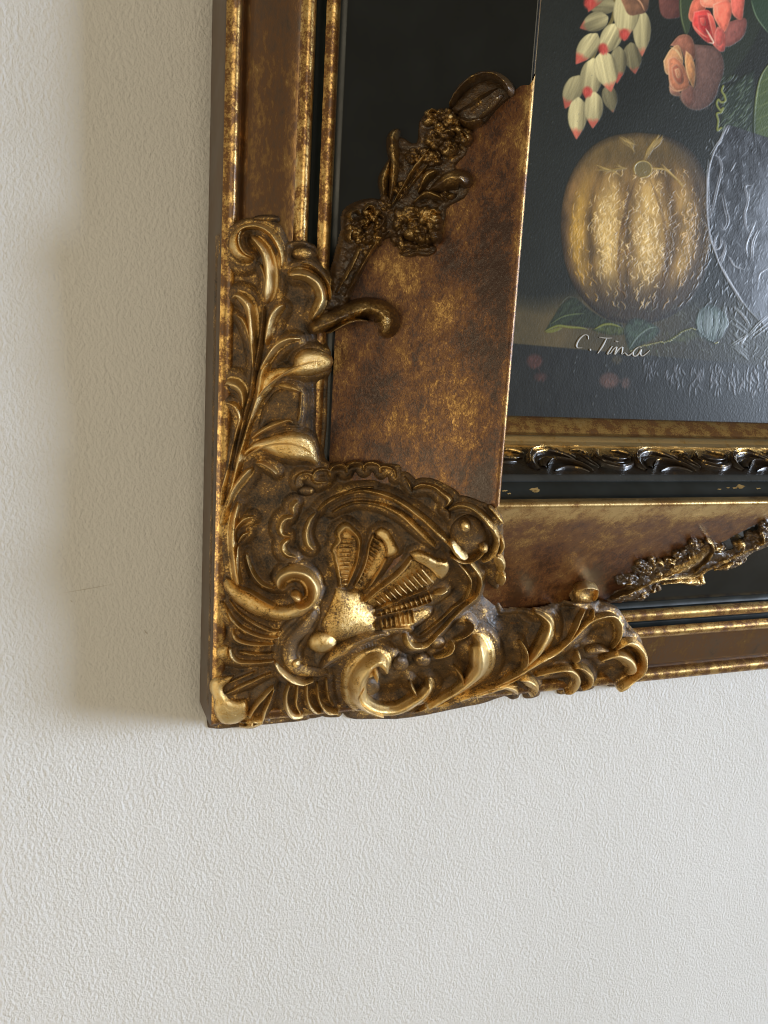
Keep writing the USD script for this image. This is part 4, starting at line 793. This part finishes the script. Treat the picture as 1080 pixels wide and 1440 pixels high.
# melon
MX, MY, MA, MB = 895, 322, 106, 137
def melon(X, Y, sd, c):
    v = (Y - MY) / MB; hw = MA * np.sqrt(np.clip(1 - v ** 2, .02, 1)); qx = np.clip((X - MX - 6 * (1 - v)) / hw, -1, 1); ph = np.arcsin(qx)
    groove = np.zeros(X.shape)
    for p0 in (-.76, -.19, .42, .97): groove = np.maximum(groove, np.exp(-((ph - p0 + 0.025 * np.sin(Y / 31.0)) / .07) ** 2))
    strip = np.zeros(X.shape); wv = 0.025 * np.sin(Y / 31.0)
    for p0, w, a in [(-1.02, .20, .8), (-.47, .21, .92), (.10, .22, 1.02), (.66, .18, .66), (1.15, .14, .3)]: strip = np.maximum(strip, a * np.exp(-(((ph - p0 + wv) / w) ** 2)))
    vert = np.exp(-((v - .06) / .58) ** 4); n = meshkit.fbm(np.stack([X / 9, Y / 22, 0 * X], -1), 3, 17) - .5
    k = np.clip(strip * vert * (1 + .9 * n), 0, 1.2)[..., None]
    base = np.array([112, 84, 46]) * (1 - .25 * np.clip(v, -1, 1))[..., None] * (1 + .7 * n)[..., None] - 22 * np.clip(qx - .1, 0, 1)[..., None]
    base = base * (1 - .26 * groove * np.clip(1.1 - np.abs(v), 0, 1))[..., None]
    lit = np.where(qx[..., None] < -.62, np.array([206, 160, 66]), np.array([214, 176, 102])); top = np.clip((-v - .45) / .3, 0, 1)[..., None]
    col = base * (1 - k) + lit * k; col = col * (1 - .55 * top) + np.array([76, 66, 34]) * .55 * top
    low = np.clip((v - .40) / .45, 0, 1)[..., None]; col = col * (1 - .85 * low) + np.array([46, 41, 36]) * .85 * low
    rgt = np.clip((qx - .55) / .35, 0, 1)[..., None]; col = col * (1 - .7 * rgt) + np.array([62, 56, 50]) * .7 * rgt
    return np.clip(col * (1 - .45 * np.clip(1 - sd / 9, 0, 1)[..., None]), 8, 255)
shape([(MX - 1, 186), (940, 192), (975, 215), (994, 252), (1001, 300), (999, 350), (988, 395), (962, 432), (925, 452), (890, 455), (850, 447), (815, 415), (796, 375), (789, 330), (791, 285), (803, 245), (828, 210), (858, 192)], (96, 72, 42), 1.6, 1, .03, 'melon', shade=melon)
def on_melon(ph, v): return MX + 6 * (1 - v) + MA * math.sqrt(max(.02, 1 - v * v)) * math.sin(ph), MY + MB * v
for p0, wd, n, c in [(-.47, .17, 210, (246, 212, 146)), (.10, .18, 250, (250, 220, 164)), (.70, .13, 130, (206, 172, 122)), (-1.02, .16, 80, (206, 160, 70)), (.38, .06, 60, (170, 150, 128)), (1.15, .14, 110, (126, 112, 92)), (-.2, .10, 50, (150, 112, 66))]:
    for _ in range(n):
        ph, v = p0 + R.normal(0, wd * .75) , float(np.clip(R.normal(.08, .30), -.62, .74)); pts = []
        L = R.uniform(.03, .10)
        for i in range(4): pts.append(on_melon(ph + R.normal(0, .02), v + L * i / 3))
        brush(pts, np.array(c) * R.uniform(.75, 1.15), R.uniform(.4, .7), .8, .22)
for _ in range(420):
    t, rr_ = R.uniform(0, 6.28), math.sqrt(R.random()) * .95; x, y = MX + MA * rr_ * math.cos(t), MY + MB * rr_ * math.sin(t)
    brush([(x, y), (x + R.normal(0, 1.5), y + R.uniform(3, 8))], np.array([124, 104, 72]) * R.uniform(.6, 1.15), .5, .42, .10)
for a, b in [((874, 193), (891, 212)), ((879, 194), (893, 206)), ((928, 191), (909, 220)), ((922, 196), (906, 224)), ((932, 194), (918, 208)), ((842, 236), (868, 243)), ((850, 240), (876, 238)), ((918, 236), (942, 240)), ((930, 233), (962, 262)), ((868, 232), (880, 238))]:
    for _ in range(6): o = R.normal(0, 2.0, 4); brush([(a[0] + o[0], a[1] + o[1]), ((a[0] + b[0]) / 2 + o[3], (a[1] + b[1]) / 2), (b[0] + o[2], b[1] + o[3])], np.array([206, 174, 104]) * R.uniform(.6, 1.05), R.uniform(.5, 1.0), .7, .2)
ring_ = [(904 + 12.5 * math.cos(t), 238 + 11.5 * math.sin(t)) for t in np.linspace(0, 6.28, 13)]
shape(ring_[:-1], (112, 100, 62), 2, .8, .03, 'melon'); brush(ring_[5:] + ring_[:4], (182, 160, 98), .9, .85, .2, False)
for sx in (-1, 1): brush([(904 + sx * 10, 252), (905 + sx * 26, 300), (904 + sx * 34, 360), (902 + sx * 26, 430)], (70, 50, 34), 2.4, .35)
# silver vase with scrolls in relief
VB = [(1022, 175), (1007, 206), (998, 228), (993, 258), (993, 300), (997, 330), (1004, 352), (1012, 372), (1028, 400), (1046, 428), (1070, 452), (1090, 470), (1180, 470), (1206, 440), (1230, 400), (1248, 350), (1256, 290), (1250, 230), (1226, 176), (1120, 200)]
shape(VB, (50, 53, 58), 1.6, 1, .04, 'vase', shade=lambda X, Y, sd, c: np.array([50, 53, 58]) * (1 + 1.1 * np.exp(-((X - 1085) / 26.0) ** 2) * np.clip((Y - 220) / 60, 0, 1) + 1.5 * (meshkit.fbm(np.stack([X / 6, Y / 14, 0 * X], -1), 3, 5) - .5))[..., None])
for _ in range(1100):
    x, y = R.uniform(994, 1250), R.uniform(190, 465); L = R.uniform(4, 11); a = R.normal(-.25, .35)
    brush([(x, y), (x + math.sin(a) * L * .6, y + L * .5), (x + math.sin(a) * L, y + L)], np.array([112, 118, 128]) * R.uniform(.4, 1.5), R.uniform(.45, .9), .6, .20)
brush([(1024, 176), (1010, 202), (1001, 222), (996, 245), (994, 275), (995, 305), (999, 335), (1006, 356), (1014, 376), (1030, 402), (1048, 430), (1066, 450)], (176, 180, 190), 1.1, .9, .2)
def scr(pts, c=(186, 190, 200), w=0.75, n=2):
    for k in range(n): o = R.normal(0, .7, 2) + (2.2 * k, .6 * k); brush([(x + o[0], y + o[1]) for x, y in pts], np.array(c) * R.uniform(.8, 1.08), w * R.uniform(.7, 1.1), .85, .22)
for p in [[(1020, 176), (1014, 194), (1006, 206), (998, 219)], [(996, 224), (994, 250), (995, 280), (998, 310)], [(1002, 216), (1010, 220), (1014, 232), (1012, 246), (1008, 262), (1002, 290), (1000, 306)], [(1014, 268), (1018, 290), (1022, 310), (1017, 322), (1012, 318)],
          [(1008, 326), (1003, 340), (1006, 350), (1012, 344), (1012, 332)], [(1014, 336), (1018, 346), (1014, 358), (1009, 364)], [(1020, 350), (1016, 362), (1012, 372)], [(1012, 372), (1022, 392), (1034, 412), (1042, 428)], [(1052, 264), (1050, 284), (1046, 300), (1048, 318), (1052, 326)],
          [(1062, 310), (1054, 328), (1048, 346), (1050, 362)], [(1066, 322), (1058, 340), (1056, 366)], [(1024, 360), (1032, 374), (1044, 378)], [(1080, 376), (1068, 384), (1064, 396)], [(1024, 176), (1018, 190)], [(1034, 228), (1026, 242)], [(1056, 260), (1048, 262), (1052, 280)],
          [(1030, 430), (1044, 444), (1054, 460)], [(1080, 442), (1066, 454), (1052, 470)], [(1090, 446), (1074, 460), (1056, 474)], [(1050, 472), (1040, 478), (1028, 486)], [(1050, 470), (1040, 486)], [(1110, 300), (1120, 330), (1110, 360)], [(1150, 260), (1160, 300), (1150, 340)], [(1200, 260), (1210, 310), (1196, 350)]]:
    scr(p)
# pale brushwork over the dark ground between vase, leaves and table edge
for _ in range(260):
    x, y = R.uniform(880, 1080), R.uniform(425, 505); a = R.normal(.9, .6); L = R.uniform(3, 9)
    brush([(x, y), (x + L * math.cos(a) * .5, y + L * math.sin(a) * .5 + .6), (x + L * math.cos(a), y + L * math.sin(a))], np.array([96, 106, 98]) * R.uniform(.5, 1.2), R.uniform(.45, .8), .5, .10)
# leaves under the melon
def leaf(pts, col, edge_pts=None, ecol=(122, 126, 58), n=30, motif='leaf'):
    shape(pts, col, 2.0, .95, .03, motif, shade=lambda X, Y, sd, c: np.array(col) * (1 + .9 * (meshkit.fbm(np.stack([(X + Y) / 5, (Y - X) / 12, 0 * X], -1), 3, 5) - .5) - .25 * np.clip(1 - sd / 5, 0, 1))[..., None]); p = np.array(pts)
    for _ in range(n):
        x, y = R.uniform(p[:, 0].min() + 4, p[:, 0].max() - 4), R.uniform(p[:, 1].min() + 3, p[:, 1].max() - 3); brush([(x, y), (x + R.normal(2, 2), y + R.uniform(2, 6))], np.array(col) * R.uniform(1.2, 1.9), .6, .4, .1)
    if edge_pts: brush(edge_pts, ecol, 1.6, .9, .14)
leaf([(766, 466), (778, 446), (790, 428), (806, 418), (816, 424), (830, 436), (850, 448), (876, 458), (860, 462), (838, 462), (812, 459), (790, 458)], (40, 50, 36), [(766, 466), (776, 461), (786, 458), (800, 460), (816, 461), (826, 463)])
brush([(774, 456), (790, 446), (806, 442), (822, 441)], (104, 116, 74), 1.0, .75, .1); brush([(786, 430), (798, 418), (810, 419)], (92, 100, 84), .6, .7, .1)
brush([(768, 467), (778, 465), (790, 461)], (112, 116, 50), 2.4, .8, .1)
leaf([(832, 464), (846, 457), (860, 456), (876, 460), (878, 470), (858, 471), (844, 468)], (62, 70, 38), [(836, 463), (848, 457), (860, 456), (873, 460)], n=10)
leaf([(880, 480), (878, 462), (886, 450), (900, 448), (922, 458), (928, 466), (916, 478), (900, 486), (888, 496)], (52, 66, 56), n=60)
brush([(884, 492), (896, 474), (912, 462), (924, 460)], (120, 134, 124), 1.2, .7, .14)
leaf([(925, 484), (945, 474), (960, 464), (975, 462), (984, 472), (972, 478), (950, 482)], (58, 64, 40), n=16)
for i in range(46):
    t = i / 45; x = 886 + 122 * t; y = float(np.interp(x, [886, 900, 922, 940, 958, 972, 984, 992, 1006, 1012], [494, 487, 482, 480, 467, 461, 467, 476, 483, 480])); brush([(x, y), (x + 2.2, y + R.normal(0, .7))], np.array([176, 174, 118]) * R.uniform(.75, 1.1), .9, .85, .2)
leaf([(980, 470), (978, 450), (986, 434), (1000, 428), (1016, 438), (1024, 456), (1016, 472), (1004, 482), (992, 478)], (62, 76, 74), n=20)
for _ in range(60): t = R.uniform(-1, 1); x = 1002 + 20 * t; brush([(x, R.uniform(432, 452)), (x + 3 * t, 456), (x - 4 * t - 2, R.uniform(462, 480))], np.array([136, 150, 152]) * R.uniform(.6, 1.15), .7, .6, .18)
for k in range(14): y = R.uniform(440, 490); brush([(1024 + R.uniform(0, 10), y), (1038, y + 8), (1052, y + 18 + R.normal(0, 3))], (134, 142, 150), .8, .6, .16)
for _ in range(60): x, y = R.uniform(1040, 1240), R.uniform(462, 500); brush([(x, y), (x - 7, y + 9)], np.array([120, 128, 138]) * R.uniform(.6, 1.1), .7, .5, .14)
for _ in range(170): x, y = R.uniform(708, 1100), R.uniform(5, 585); brush([(x, y), (x + R.normal(0, .8), y + R.uniform(.8, 3))], np.array([128, 132, 124]) * R.uniform(.4, 1.0), .45, .5, .2)
for x, y in [(811, 500), (809, 508), (807, 520), (852, 512), (856, 519), (838, 555), (834, 566), (904, 452), (912, 440)]: brush([(x, y), (x - 1, y + 4)], (140, 142, 138), .6, .5, .15)  # pale dots: glints on the paint, put into the canvas colour
# beyond the picture's right and upper edges the bouquet goes on
for x, y, a, c, l in [(1150, -60, 44, (110, 50, 44), (206, 112, 90)), (1220, 40, 42, (96, 62, 48), (196, 140, 92)), (1090, -120, 40, (120, 110, 90), (210, 200, 170)), (1210, -110, 46, (130, 60, 40), (226, 130, 80)), (960, -120, 42, (90, 60, 70), (176, 128, 140))]:
    blossom(x, y, a, a * 1.1, c, l, int(x), 5, 'rose', [[(-.7, -.4), (-.6, .3), (0, .7)], [(-.2, -.6), (.1, 0), (.3, .6)], [(.4, -.6), (.6, 0), (.3, .7)]])
# carry it: a dense canvas in view, a plain rim to the frame beyond
PR = 0.00029
xs = np.arange(0.1265, 0.335, PR); zs = np.arange(0.1265, 0.415, PR); GXp, GZp = np.meshgrid(xs, zs, indexing='ij')
q = project(np.stack([GXp, np.full_like(GXp, -HP), GZp], -1)); ij = [(q[..., 1] - Y0) * K - .5, (q[..., 0] - X0) * K - .5]
ij = [np.clip(ij[0], 0, NY - 1), np.clip(ij[1], 0, NX - 1)]
cs = np.stack([map_coordinates(COL[..., k], ij, order=1) for k in range(3)], -1)
lin = np.clip(cs, 3, 255) / 255; lin = np.where(lin > .04045, ((lin + .055) / 1.055) ** 2.4, lin / 12.92)
hm = map_coordinates(gaussian_filter(HGT, .5), ij, order=1) * 0.0008 + (meshkit.noise(np.stack([GXp * 2600, GZp * 1300, 0 * GXp], -1), 2) - .5) * 0.00003
idm = map_coordinates(IDM.astype(float), ij, order=0).astype(int)
PT = np.stack([GXp, -HP - hm, GZp], -1).reshape(-1, 3); lin = lin.reshape(-1, 3)
fc = grid_faces(len(xs), len(zs)); fid = idm.ravel()[fc[:, 0]]
painting = xform('oil_painting')
tag(painting, 'dark still life oil painting of melon, flowers and silver vase inside the gilt frame', 'painting')
from scipy.ndimage import label as comp
_, _, NRM = meshkit.arrays((PT, fc), True)
def piece(name, f, lab=None):
    u = np.unique(f); m = np.full(len(PT), -1); m[u] = np.arange(len(u))
    o = obj(name, (PT[u], m[f]), MAT['paint'], painting, smooth=False, color=lin[u], label=lab)
    g = UsdGeom.Mesh(o); g.CreateNormalsAttr(Vt.Vec3fArray.FromNumpy(NRM[u].astype(np.float32))); g.SetNormalsInterpolation('vertex')
cellid = idm[:-1, :-1]
for k, nm in enumerate(MOTIFS):
    if nm == 'canvas': continue
    lab_, n_ = comp(cellid == k)
    for c in range(1, n_ + 1):
        sel = (lab_ == c).ravel()
        if sel.sum() < 400: fid[sel] = 0; continue
        piece('painted_' + nm, fc[sel & (fid == k)])
piece('canvas', fc[fid == 0])
xa, xb, za, zb = xs[-1], W_ - 0.1265, zs[-1], H_ - 0.1265
rim = np.array([[xa, -HP, 0.1265], [xb, -HP, 0.1265], [xb, -HP, za], [xa, -HP, za], [0.1265, -HP, za], [xb, -HP, zb], [0.1265, -HP, zb]])
obj('canvas_ground', (rim, np.array([[0, 1, 2], [0, 2, 3], [4, 2, 5], [4, 5, 6]])), MAT['paint'], painting, smooth=False, color=np.tile([[0.010, 0.013, 0.011]], (7, 1)))
# the painter's signature, raised strokes of pale paint
SIG = {'letter_c': [[(655, 500), (650, 474), (625, 468), (592, 495), (570, 535), (575, 560), (612, 561)]], 'stop': [[(666, 568), (669, 578), (672, 582)]], 'letter_t': [[(732, 484), (780, 491), (828, 490)], [(786, 494), (755, 552), (722, 602)]],
       'letter_i': [[(828, 548), (805, 582), (792, 606), (808, 600)], [(850, 512), (862, 516), (872, 514)]], 'letter_n': [[(812, 604), (838, 568), (858, 556), (850, 590), (846, 606), (872, 572), (898, 556), (900, 580), (896, 606), (918, 596)]],
       'letter_a': [[(1042, 562), (1016, 556), (986, 580), (976, 606), (990, 622), (1016, 606), (1036, 574), (1030, 604), (1044, 620), (1072, 604), (1100, 578)], [(918, 596), (940, 616), (962, 606), (978, 590)]]}
MAT['sig'] = M('signature_paint', {'p': ('principled_bsdf', {'base_color': srgb(160, 156, 148), 'roughness': 0.4})}, [])
sigx = xform('signature', painting)
for nm, ss in SIG.items():
    Vv, Ff, b = [], [], 0
    for st in ss:
        a = [(700 + x / 5.143, 380 + y / 5.143, 0) for x, y in st]; n = 10 * len(a); c = catmull(a, n)[:, :2]; t = np.gradient(c, axis=0); t /= np.linalg.norm(t, axis=1, keepdims=True); nn = np.stack([-t[:, 1], t[:, 0]], 1)
        w = 1.35 * (0.72 + 0.45 * np.abs(t[:, 1]))[:, None] * (np.sin(np.linspace(.25, 2.9, n)) ** .5)[:, None]
        cols = [on_plane(c + nn * w * v, HP + 0.00022 + h) for v, h in ((-1, -.0002), (-.6, .00008), (0, .0001), (.6, .00008), (1, -.0002))]
        Vv.append(np.stack(cols, 1).reshape(-1, 3)); Ff.append(grid_faces(n, 5) + b); b += n * 5
    obj(nm, (np.vstack(Vv), np.vstack(Ff)), MAT['sig'], sigx)
